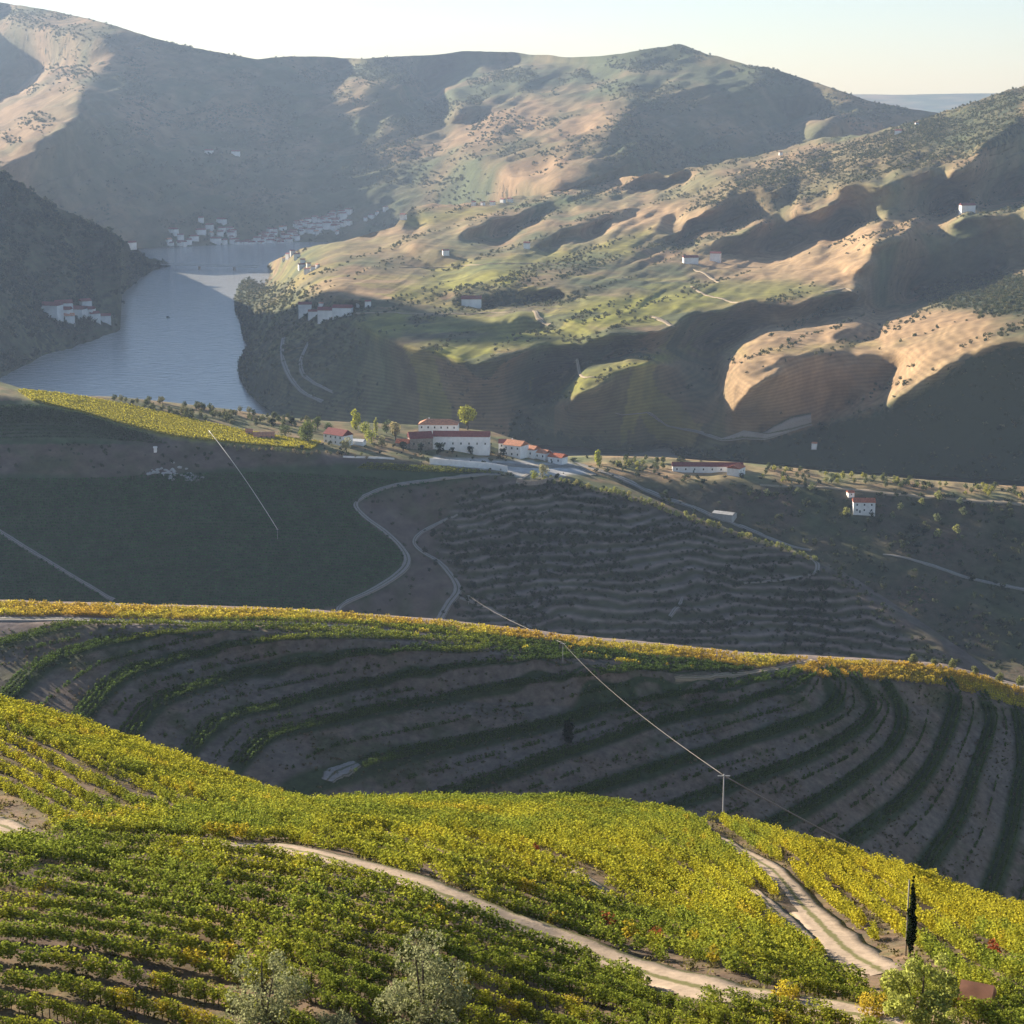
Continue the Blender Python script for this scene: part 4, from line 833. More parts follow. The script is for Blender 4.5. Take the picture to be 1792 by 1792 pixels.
# ---- estate hill vegetation
gC = []
for k in range(12):
    y0 = 836 + k * 22; gC.append([(-60, y0 + 6), (200, y0 + 2), (400, y0 - 6), (600, y0), (800, y0 + 14)])
Pc_ = rows_from_guides(LC, gC, 3.0, 1.8); Pc_ = Pc_[samp(darkC, Pc_[:, 4], Pc_[:, 5]) > .55]
yl = rows_from_guides(LC, [[(30, 684), (100, 690), (200, 706), (330, 734), (450, 760), (560, 776)], [(60, 703), (150, 726), (280, 760), (400, 776), (545, 788)]], 2.2, 1.3)
tl = rows_from_guides(LC, [[(-60, 712), (60, 712), (150, 730)], [(-60, 742), (100, 744), (260, 762)], [(-60, 776), (150, 774), (300, 780)]], 4.5, 1.4)
gl = rows_from_guides(LC, [[(640, 812), (760, 818), (860, 828)], [(620, 822), (760, 828), (850, 834)]], 2.4, 1.4)
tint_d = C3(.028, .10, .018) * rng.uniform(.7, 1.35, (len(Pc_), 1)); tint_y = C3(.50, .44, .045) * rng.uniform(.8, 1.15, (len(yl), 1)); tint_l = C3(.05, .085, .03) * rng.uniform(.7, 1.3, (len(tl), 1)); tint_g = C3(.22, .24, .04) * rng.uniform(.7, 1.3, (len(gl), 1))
pcC = proto_coll('vine_low', [vine_mesh('v', 26, .6, 1.5, 1.5, .9, seed=120 + i) for i in range(4)], M_leaf)
tC = [ribbon('track', LC, L_, w_, M_pathg, .45) for L_, w_ in (
    ([(590, 1072), (600, 1056), (650, 1034), (690, 1010), (712, 985), (705, 960), (675, 930), (640, 905), (622, 882), (640, 866), (690, 848), (760, 838), (830, 832), (890, 830)], [3.5, 4.5, 5.5, 5, 4, 3.5, 3.5, 4, 4]),
    ([(765, 1090), (785, 1056), (800, 1035), (795, 1015), (770, 985), (740, 965), (725, 948), (735, 932), (765, 915), (800, 898)], [5, 6, 5, 3.5, 3, 3, 1.6]),
    ([(-40, 905), (0, 930), (60, 968), (130, 1010), (200, 1052)], [3.2, 3.2, 3]),
    ([(805, 1046), (850, 1062), (900, 1086), (960, 1110)], [2, 2.2, 2]),
    ([(905, 850), (912, 838), (925, 830)], [3, 4, 4]),
    ([(1412, 1012), (1428, 1002), (1430, 990), (1420, 978)], [2, 4, 3]), ([(1300, 1020), (1360, 1016), (1405, 1012)], [.8, 1.6, 1.0]), ([(1172, 1078), (1186, 1062), (1195, 1046)], [2.5, 3.5, 1.6]))]
allC = np.vstack([Pc_, yl, tl, gl]); tintC = np.vstack([tint_d, tint_y, tint_l, tint_g]); allC = np.c_[allC, tintC]; allC = offtrack(allC, tC[:3], .6)
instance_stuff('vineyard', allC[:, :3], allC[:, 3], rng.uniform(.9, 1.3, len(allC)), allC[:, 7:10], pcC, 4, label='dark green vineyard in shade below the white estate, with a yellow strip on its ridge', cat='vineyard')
instance_stuff('scrub', *(lambda P, px, py: (P, rng.uniform(0, 6, len(P)), rng.uniform(1.2, 3.4, len(P)) , C3(.05, .065, .03) * rng.uniform(.5, 1.5, (len(P), 1))))(*LC.scatter(3300, lambda x, y: samp(bush_right, x, y) * np.clip(.55 + 1.6 * fbm(x / 70, y / 14, 3, 5), .05, 1) + .06 * ((x < 900) & (x > -40) & (y > 780)) * (1 - samp(darkC, x, y)))), scr, 5, label='dark scrub and abandoned terraces on the spur below the estate', cat='scrub')
# ---- valley scrub
scrub('scrub', LD, 1500, lambda x, y: (1 - .75 * np.clip(gD_s(x, y), 0, 1)) * (x < 1860) * np.clip(.5 + fbm(x / 40, y / 20, 3, 5) * 1.8, 0, 1), 2.0, 5.0, [(.05, .065, .03), (.09, .10, .045), (.035, .05, .03)], 'dark scrub on the shaded low land right of the estate')
scrub('woodland', LG, 15000, lambda x, y: (np.clip(-.02 + samp(forG, x, y) * .9 + .75 * fbm((x + 2.2 * y) / 60, (y + .3 * x) / 14, 4, 5) - .12 * samp(tanG, x, y) - .1 * samp(mfG, x, y), 0, 1)) * (x < 1880) * (~inpoly(x, y, WATER)), 2.5, 5.5, [(.06, .075, .035), (.09, .10, .045), (.14, .13, .06)], 'scattered olive and scrub woodland over the hills across the valley', 'woodland')
scrub('woodland', LE, 2600, lambda x, y: (x > -60) * np.clip(.45 + fbm(x / 30, y / 20, 3, 5) * 1.5, 0, 1), 4.0, 11.0, [(.04, .055, .03), (.06, .07, .035)], 'dark woodland on the steep left river bank', 'woodland')
scrub('woodland', LF, 9000, lambda x, y: ((x > -60) & (x < 1700)) * np.clip(.1 + fbm(x / 60, y / 26, 4, 5) * 2.5, 0, 1) * (1 - .6 * samp(litF, x, y)), 4.0, 9.0, [(.07, .085, .045), (.11, .11, .055)], 'sparse dark woodland over the distant hazy mountain', 'woodland')

# ================================================================ trees
def tree_proto(name, h, crown, n, leaf, tint, seed, trunk_r=.15, trunk_h=None, shape='round', **kw):
    r = np.random.default_rng(seed); e = empty(name, (0, 0, 0), **kw); th = trunk_h or h * .35
    if shape == 'round':
        cs = []; rd = []
        for _ in range(14):
            a = r.uniform(0, 6.28); q = r.uniform(0, .62) * crown; cs.append((q * math.cos(a), q * math.sin(a), th + (h - th) * r.uniform(.2, .85))); rd.append(crown * r.uniform(.28, .48))
    elif shape == 'tall':
        cs = []; rd = []
        for k in range(14):
            t = k / 13; a = r.uniform(0, 6.28); w_ = crown * (math.sin(math.pi * (t * .85 + .12)) ** .7); cs.append((.35 * w_ * math.cos(a), .35 * w_ * math.sin(a), th + (h - th) * t * .92)); rd.append(max(.1, w_ * r.uniform(.5, .7)))
    elif shape == 'cypress':
        cs = []; rd = []
        for k in range(20):
            t = k / 19; w_ = crown * (1 - t) ** .55 * (.5 + .5 * min(1, t * 6)); a = r.uniform(0, 6.28); cs.append((.2 * w_ * math.cos(a), .2 * w_ * math.sin(a), .15 * h + h * .82 * t)); rd.append(max(.06, w_ * .85))
    else:                                        # bushy: many upright shoots
        cs = []; rd = []
        for _ in range(34):
            a = r.uniform(0, 6.28); q = crown * r.uniform(0, 1) ** .6; cs.append((q * .85 * math.cos(a), q * .85 * math.sin(a), h * (.12 + .78 * r.random() * (1 - .45 * (q / crown) ** 2)))); rd.append(crown * r.uniform(.17, .30))
    V, F, lv = leafcloud(blobs(cs, rd, n, seed), leaf, .3, seed)
    c = meshobj('crown', V, F, M_leaf, e, False, {'lv': lv}); c['tint'] = list(tint)
    mb = MB(); mb.tube([(0, 0, -.8), (.02 * h, 0, th * .6), (-.01 * h, .01 * h, th), (0, 0, h * .75)], [trunk_r * 1.3, trunk_r, trunk_r * .8, trunk_r * .25], 6)
    for k in range(5):
        q = cs[r.integers(len(cs))]; mb.tube([(0, 0, th * r.uniform(.6, 1)), (q[0] * .5, q[1] * .5, (th + q[2]) / 2), q], [trunk_r * .6, trunk_r * .4, trunk_r * .12], 5)
    mb.build('trunk', M_bark, e); return e
def copy_tree(o, parent=None):
    c = o.copy(); COL.objects.link(c)
    if parent is not None: c.parent = parent
    for ch in list(o.children): copy_tree(ch, c)
    return c
_used = {}
def place(proto, loc, rz=None, scale=1., label=None, group=None, tint=None, name=None):
    if proto.name in _used: o = copy_tree(proto)
    else: o = proto; _used[proto.name] = 1
    o.location = loc; o.rotation_euler = (0, 0, rng.uniform(0, 6.28) if rz is None else rz); o.scale = (scale,) * 3
    if label: o['label'] = label
    if group: o['group'] = group
    if tint is not None:
        for ch in o.children:
            if ch.name.startswith('crown'): ch['tint'] = list(tint)
    return o
# foreground trees
place(tree_proto('willow_bush', 6.0, 2.1, 8000, .17, (.42, .44, .11), 5, .12, .4, 'bushy', label='bright yellow-green leafy bush at the lower right by the end of the grey track', cat='bush'), LA.pt(1612, 1815), 0)
place(tree_proto('olive_tree', 5.6, 2.3, 6000, .13, (.30, .31, .15), 6, .14, .5, 'bushy', label='pale grey-green olive bush at the bottom, left of the other one', cat='bush'), LA.pt(462, 1815), 0, 1.1)
place(tree_proto('olive_tree', 6.2, 2.5, 7000, .13, (.30, .31, .15), 7, .14, .5, 'bushy', label='pale grey-green olive bush at the bottom centre of the slope', cat='bush'), LA.pt(742, 1812), 0, 1.12)
place(tree_proto('olive_tree', 3.0, 1.6, 2600, .13, (.28, .29, .14), 8, .12, .4, 'bushy', label='low pale olive bush between the two taller ones at the bottom edge', cat='bush'), LA.pt(590, 1832), 0, .8)
place(tree_proto('cypress_tree', 6.2, .42, 2600, .14, (.018, .030, .012), 9, .1, .3, 'cypress', label='slim dark cypress standing behind the yellow-green bush', cat='tree'), LA.pt(1592, 1682), 0)
place(tree_proto('shrub', 1.5, .9, 900, .13, (.60, .48, .05), 12, .05, .2, 'bushy', label='small golden yellow shrub beside the pale track', cat='shrub'), LA.pt(1374, 1748), 0)
place(tree_proto('shrub', 1.7, 1.2, 1000, .13, (.52, .40, .05), 13, .05, .2, 'bushy', label='orange-yellow shrub left of the yellow-green bush', cat='shrub'), LA.pt(1530, 1778), 0)
place(tree_proto('evergreen_tree', 7.0, 1.9, 1500, .4, (.015, .028, .014), 14, .2, .6, 'tall', label='single dark evergreen tree on the terraced hillside', cat='tree'), LB.pt(996, 1300), 0, 1.25)
ball = tree_proto('olive_tree', 4.6, 2.0, 700, .42, (.24, .25, .10), 15, .2, 1.2, 'round', label='x', cat='tree')
for k, (x, y, s_) in enumerate([(1597, 1150, 1.05), (1636, 1151, .8), (1664, 1150, 1.1), (1707, 1160, .95), (1748, 1166, 1.05), (1782, 1178, 1.15)]):
    place(ball, LB.pt(x, max(y, float(interp(B_top, x)) + 2)), None, s_, ['leftmost', 'smallest', 'tallest, third from the left', 'fourth from the left', 'fifth from the left', 'rightmost'][k] + ' of six round olive trees on the terraced hill crest', 'round olive trees along the terraced hill crest')
# estate trees
pop = tree_proto('poplar_tree', 15, 4.2, 900, .9, (.42, .42, .05), 21, .4, 1.5, 'tall', label='tall yellow-green poplar behind the white gabled house', cat='tree'); place(pop, LC.pt(622, 752), 0, 1.15)
place(tree_proto('poplar_tree', 13, 2.2, 500, .8, (.38, .38, .09), 22, .3, 1.5, 'tall', label='narrow pale poplar left of the estate houses', cat='tree'), LC.pt(658, 758), 0)
place(tree_proto('plane_tree', 14, 6.8, 1400, .9, (.36, .36, .06), 23, .5, 3, 'round', label='broad yellow-green tree behind the orange estate roof', cat='tree'), LC.pt(818, 752), 0, 1.35)
place(tree_proto('plane_tree', 11, 5.0, 900, .9, (.44, .38, .18), 24, .4, 2, 'round', label='pale round tree at the left end of the estate', cat='tree'), LC.pt(692, 770), 0, 1.25)
place(tree_proto('plane_tree', 13, 7.0, 1400, .9, (.17, .20, .05), 25, .5, 2, 'round', label='large mid-green tree left of the white gabled house', cat='tree'), LC.pt(538, 776), 0, 1.25)
place(tree_proto('plane_tree', 14, 5.0, 900, .9, (.12, .15, .05), 26, .5, 2, 'round', label='olive-green tree just behind the large mid-green one', cat='tree'), LC.pt(556, 752), 0, .8)
place(tree_proto('poplar_tree', 13, 3.6, 900, .9, (.38, .40, .07), 27, .3, 1, 'tall', label='leaning yellow-green tree on the slope right of the estate', cat='tree'), LD.pt(1046, 815), 0, 1.1)
for x, y, s_, k, L_ in [(606, 792, .9, 0, 'pale bushy tree below the white pavilion'), (650, 776, .9, 1, 'small yellow-green tree right of the white pavilion'), (668, 782, .7, 0, 'low pale tree between the pavilion and the red porch'), (640, 762, .8, 1, 'yellowish tree behind the white pavilion'), (500, 766, .8, 2, 'dark green tree right of the low pink-walled house'), (676, 758, .8, 2, 'olive-green tree behind the pale round tree'), (575, 758, .7, 2, 'dark tree left behind the white gabled house'), (950, 838, .8, 0, 'brownish round tree on the end of the estate yard'), (935, 842, .6, 1, 'small yellowish tree by the curved stone wall')]:
    pq = tree_proto('round_tree', 10, 5.2, 600, .8, [(.34, .32, .16), (.34, .36, .07), (.12, .15, .06)][k], 300 + int(x), .35, 1.2, 'round', label=L_, cat='tree'); place(pq, LC.pt(x, y), 0, s_ * 1.25)
dark = tree_proto('evergreen_tree', 6, 2.4, 450, .7, (.020, .035, .020), 28, .2, .6, 'round', label='x', cat='tree')
for k, (x, y, s_, L_) in enumerate([(770, 796, 1.5, 'big dark evergreen at the left corner of the long white house'), (792, 794, .8, 'small dark evergreen before the long white house'), (823, 795, 1.0, 'second dark evergreen from the right before the long white house'), (848, 797, 1.3, 'dark evergreen at the right corner of the long white house'), (880, 800, 1.1, 'dark evergreen between the long white house and the orange-roofed one'), (706, 790, 1.2, 'dark tree below the red porch roof'), (736, 792, 1.1, 'dark tree right of the red porch'), (846, 816, .7, 'small dark tree on the pale paved yard')]):
    place(dark, LC.pt(x, y), None, s_, L_, 'dark evergreens round the estate houses')
for k, (x, y, s_) in enumerate([(478, 748, 1.1), (510, 745, 1.1), (528, 790, .8)]): place(dark, LC.pt(x, y), None, s_, ['dark tree right of the low pink-roofed house', 'dark tree left of the large mid-green tree', 'dark low tree below the large mid-green tree'][k], 'dark evergreens round the estate houses')
olv = tree_proto('olive_tree', 4.6, 2.5, 260, .7, (.20, .22, .09), 30, .2, .8, 'round', label='x', cat='tree')
def grove(layer, pts, label, group, s0=.8, s1=1.2, tints=((.20, .22, .09), (.30, .30, .08), (.13, .15, .07))):
    for x, y in pts: place(olv, layer.pt(x, y), None, float(rng.uniform(s0, s1)), label, group, tints[rng.integers(len(tints))])
P_, x_, y_ = LC.scatter(95, lambda x, y: ((x > 60) & (x < 545) & (y < interp(C_edge, np.ravel(x)).reshape(x.shape) - 34) & (y > interp(C_top, np.ravel(x)).reshape(x.shape) + 2)).astype(float))
grove(LC, list(zip(x_, y_)), 'small olive tree in the grove between the yellow strip and the river', 'olive trees above the river', .7, 1.2, ((.10, .12, .05), (.16, .17, .07), (.22, .21, .10)))
rl = resample(smooth_poly([(955, 842), (1000, 850), (1060, 862), (1120, 880), (1200, 908), (1300, 942), (1430, 985)], 80), 62)
grove(LC, [(x + rng.uniform(-3, 3), y + rng.uniform(-4, 4)) for x, y in rl], 'small yellow-green olive tree in the line down the estate ridge', 'olive trees down the estate ridge', .7, 1.0, ((.36, .36, .10), (.28, .30, .09), (.40, .36, .12)))
rl = resample(smooth_poly([(640, 800), (560, 796), (420, 786), (400, 780)], 40), 26)
grove(LC, [(x + rng.uniform(-3, 3), y + rng.uniform(-3, 3)) for x, y in rl], 'small bush in the row below the white gabled house', 'bushes below the gabled house', .45, .7, ((.22, .24, .10), (.32, .26, .14)))
P_, x_, y_ = LD.scatter(110, lambda x, y: ((x > 1070) & (x < 1850) & (gD_s(x, y) > .75) & (y > interp(D_top, np.ravel(x)).reshape(x.shape) + 4) & (~((x > 1160) & (x < 1335)))).astype(float))
grove(LD, list(zip(x_, y_)), 'small sunlit olive tree on the strip along the river', 'olive trees on the river strip', .7, 1.15, ((.30, .30, .10), (.40, .38, .08), (.14, .16, .07)))
grove(LD, [(1640, 912), (1640, 942), (1674, 936), (1686, 902), (1642, 876), (1680, 884), (1562, 905), (1576, 890), (1342, 868), (1396, 862), (1420, 860), (1613, 882), (1480, 905)], 'round pale olive tree standing alone on the dark slope by the little white house', 'lone olive trees on the dark slope', 1.0, 1.7, ((.32, .32, .10), (.20, .22, .10)))
grove(LC, [(758, 938), (744, 966), (762, 990), (798, 990), (815, 1000), (855, 965), (905, 955), (960, 1062), (905, 1075), (830, 1030), (800, 1066)], 'dark bush beside the winding grey track', 'dark bushes by the winding track', .8, 1.3, ((.02, .035, .02),))
# ================================================================ buildings
def building(name, label, layer, px, py, L, W, H, rz=0, rh=1.6, roof=None, wall=None, nwin=0, floors=1, group=None, cat='house', hip=False, door=False, chim=False, sink=2.5, loc=None):
    p = layer.pt(px, py) if loc is None else Vector(loc); e = empty(name, p, rz, label=label, cat=cat, group=group); roof = roof or M_roof; wall = wall or M_white
    mb = MB(); x0, x1, y0, y1 = -L / 2, L / 2, -W / 2, W / 2
    v = [(x0, y0, -sink), (x1, y0, -sink), (x1, y1, -sink), (x0, y1, -sink), (x0, y0, H), (x1, y0, H), (x1, y1, H), (x0, y1, H)]
    f = [(0, 1, 5, 4), (1, 2, 6, 5), (2, 3, 7, 6), (3, 0, 4, 7), (3, 2, 1, 0)]
    if hip: mb.add(v, f)
    else:
        v += [(x0, 0, H + rh), (x1, 0, H + rh)]; f = [(0, 1, 5, 4), (2, 3, 7, 6), (1, 2, 6, 9, 5), (3, 0, 4, 8, 7), (3, 2, 1, 0)]; mb.add(v, f)
    mb.build('walls', wall, e)
    o = .35; k = W / 2 if hip else 0; t = .22; mb = MB()
    rx0, rx1 = x0 - o, x1 + o; s_ = rh / (W / 2); zl = H - o * s_
    for z in (0.03, ):
        A_ = [(rx0, y0 - o, zl + z), (rx1, y0 - o, zl + z), (rx1, y1 + o, zl + z), (rx0, y1 + o, zl + z), (rx0 + k, 0, H + rh + z), (rx1 - k, 0, H + rh + z)]
        B_ = [(a, b, c + t) for a, b, c in A_]
        mb.add(A_ + B_, [(6, 7, 11, 10), (8, 9, 10, 11), (7, 8, 11), (9, 6, 10), (1, 0, 4, 5), (3, 2, 5, 4), (2, 1, 5), (0, 3, 4), (0, 1, 7, 6), (1, 2, 8, 7), (2, 3, 9, 8), (3, 0, 6, 9)])
    mb.build('roof', roof, e)
    if nwin:
        for fl in range(floors):
            zc = H * (fl + .55) / floors
            for i in range(nwin):
                xc = x0 + L * (i + .5) / nwin; mw = MB().box(xc - .55, xc + .55, y0 - .06, y0 + .02, zc - .75, zc + .75); wf = mw.build('window', M_wood, e)
                MB().box(xc - .42, xc + .42, y0 - .09, y0 - .055, zc - .62, zc + .62).build('pane', M_glass, wf)
    if door:
        dw = MB().box(x0 + L * .3 - .6, x0 + L * .3 + .6, y0 - .10, y0 + .02, 0, 2.1).build('door', M_wood, e)
    if chim: MB().box(x0 + L * .25 - .4, x0 + L * .25 + .4, .4, 1.2, H, H + rh + 1.1).build('chimney', M_white, e)
    return e
m_ = 1400 / FOC                                   # metres per photo pixel at the estate
building('house', 'low house with pink walls and a pale tiled roof left of the big green tree', LC, 462, 768, 15, 8, 3.2, R(8), 1.8, M_roof2, M_pink, 4, door=True)
building('shed', 'small pink shed at the left end of the low pink house', LC, 436, 762, 5, 5, 3.4, R(8), 1.4, M_roof2, M_pink, 1)
building('house', 'white gabled house with a dark red roof beside the tall poplar', LC, 592, 776, 19, 11, 7.2, R(-38), 3.6, M_roof3, M_white, 4, 2, door=True)
building('pavilion', 'low white pavilion with a pale roof right of the gabled house', LC, 628, 778, 9, 6, 2.8, R(-20), 1.2, M_white_far, M_white, 0)
building('house', 'two-storey house with an orange tiled roof above the long white house', LC, 768, 762, 30, 13, 9.5, R(-4), 3.2, M_roof2, M_white, 6, 2, hip=True, chim=True)
building('winery', 'long white winery with a dark red roof and a row of small windows', LC, 808, 788, 42, 13, 11.5, R(-3), 3.0, M_roof3, M_white, 7, 1, door=True)
building('house', 'red-roofed wing with a stone wall left of the long white winery', LC, 735, 784, 17, 14, 8.5, R(12), 3.8, M_roof3, M_stone, 3, 1)
building('porch', 'low red-roofed porch at the left end of the estate', LC, 706, 782, 10, 7, 3.4, R(-18), 2.4, M_roof, M_stone, 0)
building('house', 'white house with a bright orange roof right of the winery', LC, 903, 798, 15, 12, 9.0, R(-32), 3.0, M_roof2, M_white, 3, 2, chim=True)
building('house', 'narrow white house stepping down behind the orange-roofed one', LC, 884, 792, 9, 9, 8, R(-6), 2.2, M_roof3, M_white, 2, 2)
building('house', 'small white house with a pale tiled roof, third from the right of the estate', LC, 928, 799, 12, 9, 6.2, R(-35), 2.4, M_roof2, M_white, 2, 1)
building('house', 'small white house with a pinkish roof, second from the right of the estate', LC, 950, 803, 10, 8, 5.2, R(-35), 2.0, M_roof2, M_white, 2, 1)
building('house', 'rightmost small white house of the estate with a red roof', LC, 976, 810, 12, 9, 5.0, R(-32), 2.2, M_roof, M_white, 2, 1, door=True)
building('long_house', 'long low white building with a red roof among the olive trees', LD, 1238, 826, 58, 9, 5.4, R(-2), 2.6, M_roof3, M_white, 8, 1, door=True)
building('house', 'small white gabled block joined to the right of the long low building', LD, 1288, 830, 12, 11, 6.2, R(60), 2.6, M_roof, M_white, 2, 1)
building('house', 'little white house with a red roof alone on the dark slope', LD, 1511, 896, 17, 9, 8.5, R(-3), 2.6, M_roof, M_white, 3, 2, door=True)
building('warehouse', 'grey-roofed warehouse beside the road below the ridge', LD, 1268, 902, 17, 9, 3.4, R(-30), 1.2, M_conc, M_conc, 0)
building('shed', 'small red-roofed shed on the sunlit strip above the little white house', LD, 1488, 868, 5, 5, 3, R(10), 1.2, M_roof, M_white_far, 1)
building('shed', 'small stone hut with a red roof half hidden in the vines, lower right', LA, 1708, 1772, 1.2, 1.0, 1.3, R(-25), .4, M_roof2, M_stone, 0, door=False)
# walls of the estate
def wallline(layer, pts, h, th, mat, label):
    c = smooth_poly(pts, 24); W = [layer.pt(x, y) for x, y in c]; mb = MB(); vs = []
    for i, p in enumerate(W):
        d = (W[min(i + 1, len(W) - 1)] - W[max(i - 1, 0)]); d.z = 0; d.normalize(); nrm = Vector((-d.y, d.x, 0)) * th / 2
        for q, z in ((-nrm, -1.5), (nrm, -1.5), (nrm, h), (-nrm, h)): vs.append(p + q + Vector((0, 0, z)))
    fs = [(0, 1, 2, 3)]
    for i in range(len(W) - 1):
        a = i * 4; b = a + 4
        for k in range(4): fs.append((a + k, b + k, b + (k + 1) % 4, a + (k + 1) % 4))
    fs.append(tuple(len(W) * 4 - 4 + k for k in (3, 2, 1, 0))); mb.add(vs, fs); o = mb.build('retaining_wall', mat); setp(o, label, 'wall')
wallline(LC, [(752, 812), (800, 816), (850, 820), (888, 826)], 4.4, .6, M_white, 'long white retaining wall below the winery')
wallline(LC, [(600, 800), (640, 801), (690, 804)], 1.2, .6, M_white_far, 'low white wall left of the estate yard')
wallline(LC, [(905, 846), (925, 850), (950, 848), (968, 840)], 3.0, .6, M_stone, 'curved stone wall below the estate yard')
def row_w(layer, P): ribbon('road', layer, P[0], P[1], M_pathg, .3)
row_w(LC, ([(870, 812), (930, 816), (980, 816), (1012, 818), (1040, 832)], [9, 12, 9, 6]))
row_w(LD, ([(1000, 808), (1060, 828), (1120, 852), (1180, 874), (1250, 900), (1300, 918), (1360, 946), (1420, 966)], [6, 6, 6, 5, 4, 3]))
row_w(LD, ([(1545, 974), (1600, 984), (1660, 998), (1720, 1012), (1792, 1030), (1850, 1046)], [1.5, 4, 4, 5, 6]))
ribbon('road', LD, [(1330, 846), (1450, 852), (1600, 866), (1700, 874), (1800, 884)], [3, 5, 5, 6], M_path, .3)
for L_, w_, m_ in (([(497, 585), (494, 620), (504, 655), (530, 690), (565, 708)], [5, 7, 6, 4], M_pathg), ([(540, 600), (526, 640), (540, 668), (585, 692)], [3, 6, 5, 3], M_pathg), ([(560, 560), (640, 550), (760, 552), (900, 548)], [4, 5, 4], M_path),
    ([(935, 545), (945, 560), (962, 572)], [5, 9, 5], M_path), ([(1006, 652), (1024, 662), (1050, 666)], [3, 5, 3], M_path), ([(1210, 505), (1235, 518), (1300, 532)], [3, 6, 4], M_path), ([(1215, 474), (1240, 485), (1260, 500)], [4, 6, 4], M_path), ([(1140, 553), (1160, 560), (1178, 570)], [6, 9, 5], M_path),
    ([(1440, 516), (1480, 510), (1500, 520)], [5, 6, 4], M_path), ([(700, 470), (900, 462), (1060, 470)], [2, 4, 3], M_path), ([(1000, 720), (1200, 752), (1300, 775), (1420, 745)], [2, 4, 4, 3], M_pathg)):
    ribbon('track', LG, L_, w_, m_, .9, 60)
# far houses: five small types, copied
def far_house(kind):
    L, W, H, rh, rf = [(13, 9, 6, 2.2, M_roof3), (10, 9, 7, 2, M_roof3), (18, 10, 6, 2.4, M_roof3), (9, 8, 5, 2, M_roof2), (14, 10, 9, 2.2, M_roof3)][kind]
    return building('house', 'x', LF, 500, 420, L, W, H, 0, rh, rf, M_white_far, 0, loc=(0, 0, 0), sink=6)
fh = [far_house(k) for k in range(5)]; _fu = set()
def put_far(layer, px, py, label, group=None, s_=1., rz=None, k=None):
    k = int(rng.integers(5)) if k is None else k
    o = copy_tree(fh[k]) if k in _fu else fh[k]; _fu.add(k)
    o.location = layer.pt(px, py) + Vector((0, 0, 2.0)); o.rotation_euler = (0, 0, rng.uniform(-.9, .9) if rz is None else rz); o.scale = (s_,) * 3; o['label'] = label
    if group: o['group'] = group
for i in range(110):
    t = rng.random(); x = 415 + 200 * t; y = 436 - 50 * t + rng.uniform(-12, 12) * (1 if t > .2 else .4)
    put_far(LF, x, min(y, float(interp(F_base, x)) - 2), 'small white house in the hillside village past the bridge', 'village houses past the bridge', rng.uniform(.8, 1.35))
for x, y in [(640, 388), (650, 382), (660, 378), (675, 374), (590, 412)]: put_far(LF, x, y, 'small white house on the hillside right of the village', 'houses right of the village', .9)
for i in range(24):
    x = rng.uniform(295, 415); put_far(LF, x, 428 - rng.random() ** 2 * 34, 'small pale house on the far bank left of the village', 'houses on the far bank', rng.uniform(.8, 1.5))
for x, y in [(366, 272), (413, 278)]: put_far(LF, x, y, 'pale building high on the dark mountain side above the village' if x < 400 else 'pale building right of its neighbour high on the dark mountain side', None, 1.3, 0, 2)
for x, y, s_ in [(505, 452, 1), (512, 446, 1.1), (520, 455, 1.), (530, 460, 1.2), (528, 470, 1.1), (540, 466, .9), (498, 456, .9), (548, 474, .9), (556, 470, .8), (538, 480, .8)]: put_far(LG, x, y, 'sunlit white house on the headland right of the bridge', 'sunlit houses by the bridge', s_ * .8)
for x, y in [(829, 352), (845, 350), (862, 348), (880, 346), (893, 349), (706, 364)]: put_far(LG, x, max(y, float(interp(G_top, x)) + 6), 'tiny white house along the skyline of the near hills', 'houses on the hill skyline', .8)
for x, y, s_, L_ in [(92, 566, 1.3, 'leftmost white house of the group on the left river bank'), (108, 560, 1.1, 'white house second from the left on the left bank'), (112, 546, 1.3, 'long white house at the top left of the left bank group'), (132, 552, 1.2, 'white house in the middle of the left bank group'), (122, 568, 1.1, 'lowest white house of the left bank group'), (149, 534, 1.1, 'highest white house of the left bank group'), (155, 552, 1.2, 'tall white house right of the middle of the left bank group'), (165, 556, 1.0, 'white house by the trees on the left bank'), (184, 556, .9, 'small white house nearest the water on the left bank'), (228, 428, .8, 'lone pale house high on the left bank')]:
    put_far(LE, x, y, L_, 'houses on the left river bank', s_ * 1.6)
for x, y, s_, k, L_ in [(534, 548, 1.3, 4, 'tall white house at the left end of the riverside estate across the water'), (548, 556, 1.0, 0, 'white house beside the tall one across the water'), (575, 558, 1.5, 2, 'long white house of the riverside estate across the water'), (600, 553, 1.4, 2, 'long pale barn of the riverside estate across the water'), (562, 537, .7, 3, 'small white house behind the riverside estate'), (628, 536, .8, 3, 'small white house right of the riverside estate'), (644, 538, .8, 1, 'white hut by the dark trees right of the riverside estate'),
                    (825, 536, 1.5, 2, 'long pale house among the fields in the middle of the valley'), (780, 448, .8, 0, 'small white house by the dark trees under the hills'), (922, 438, 1.0, 1, 'tan house on the field edge in the middle of the hills'), (1208, 466, 1.3, 2, 'bright white farmhouse below the dark spur'), (1252, 462, 1.2, 4, 'second white farmhouse, right of the dark trees below the spur'), (1692, 377, 1.3, 2, 'white house on the crest of the tan hill at the right'), (1572, 238, 1.1, 0, 'white house on the right skyline ridge'), (1604, 226, .8, 3, 'small white house higher up the right skyline ridge'), (1366, 278, .8, 3, 'tiny white house lower down the right skyline ridge'),
                    (1425, 785, .6, 3, 'tiny white hut on the dark wooded slope at the right')]:
    put_far(LG, x, y, L_, None, s_, rng.uniform(-.5, .3), k)
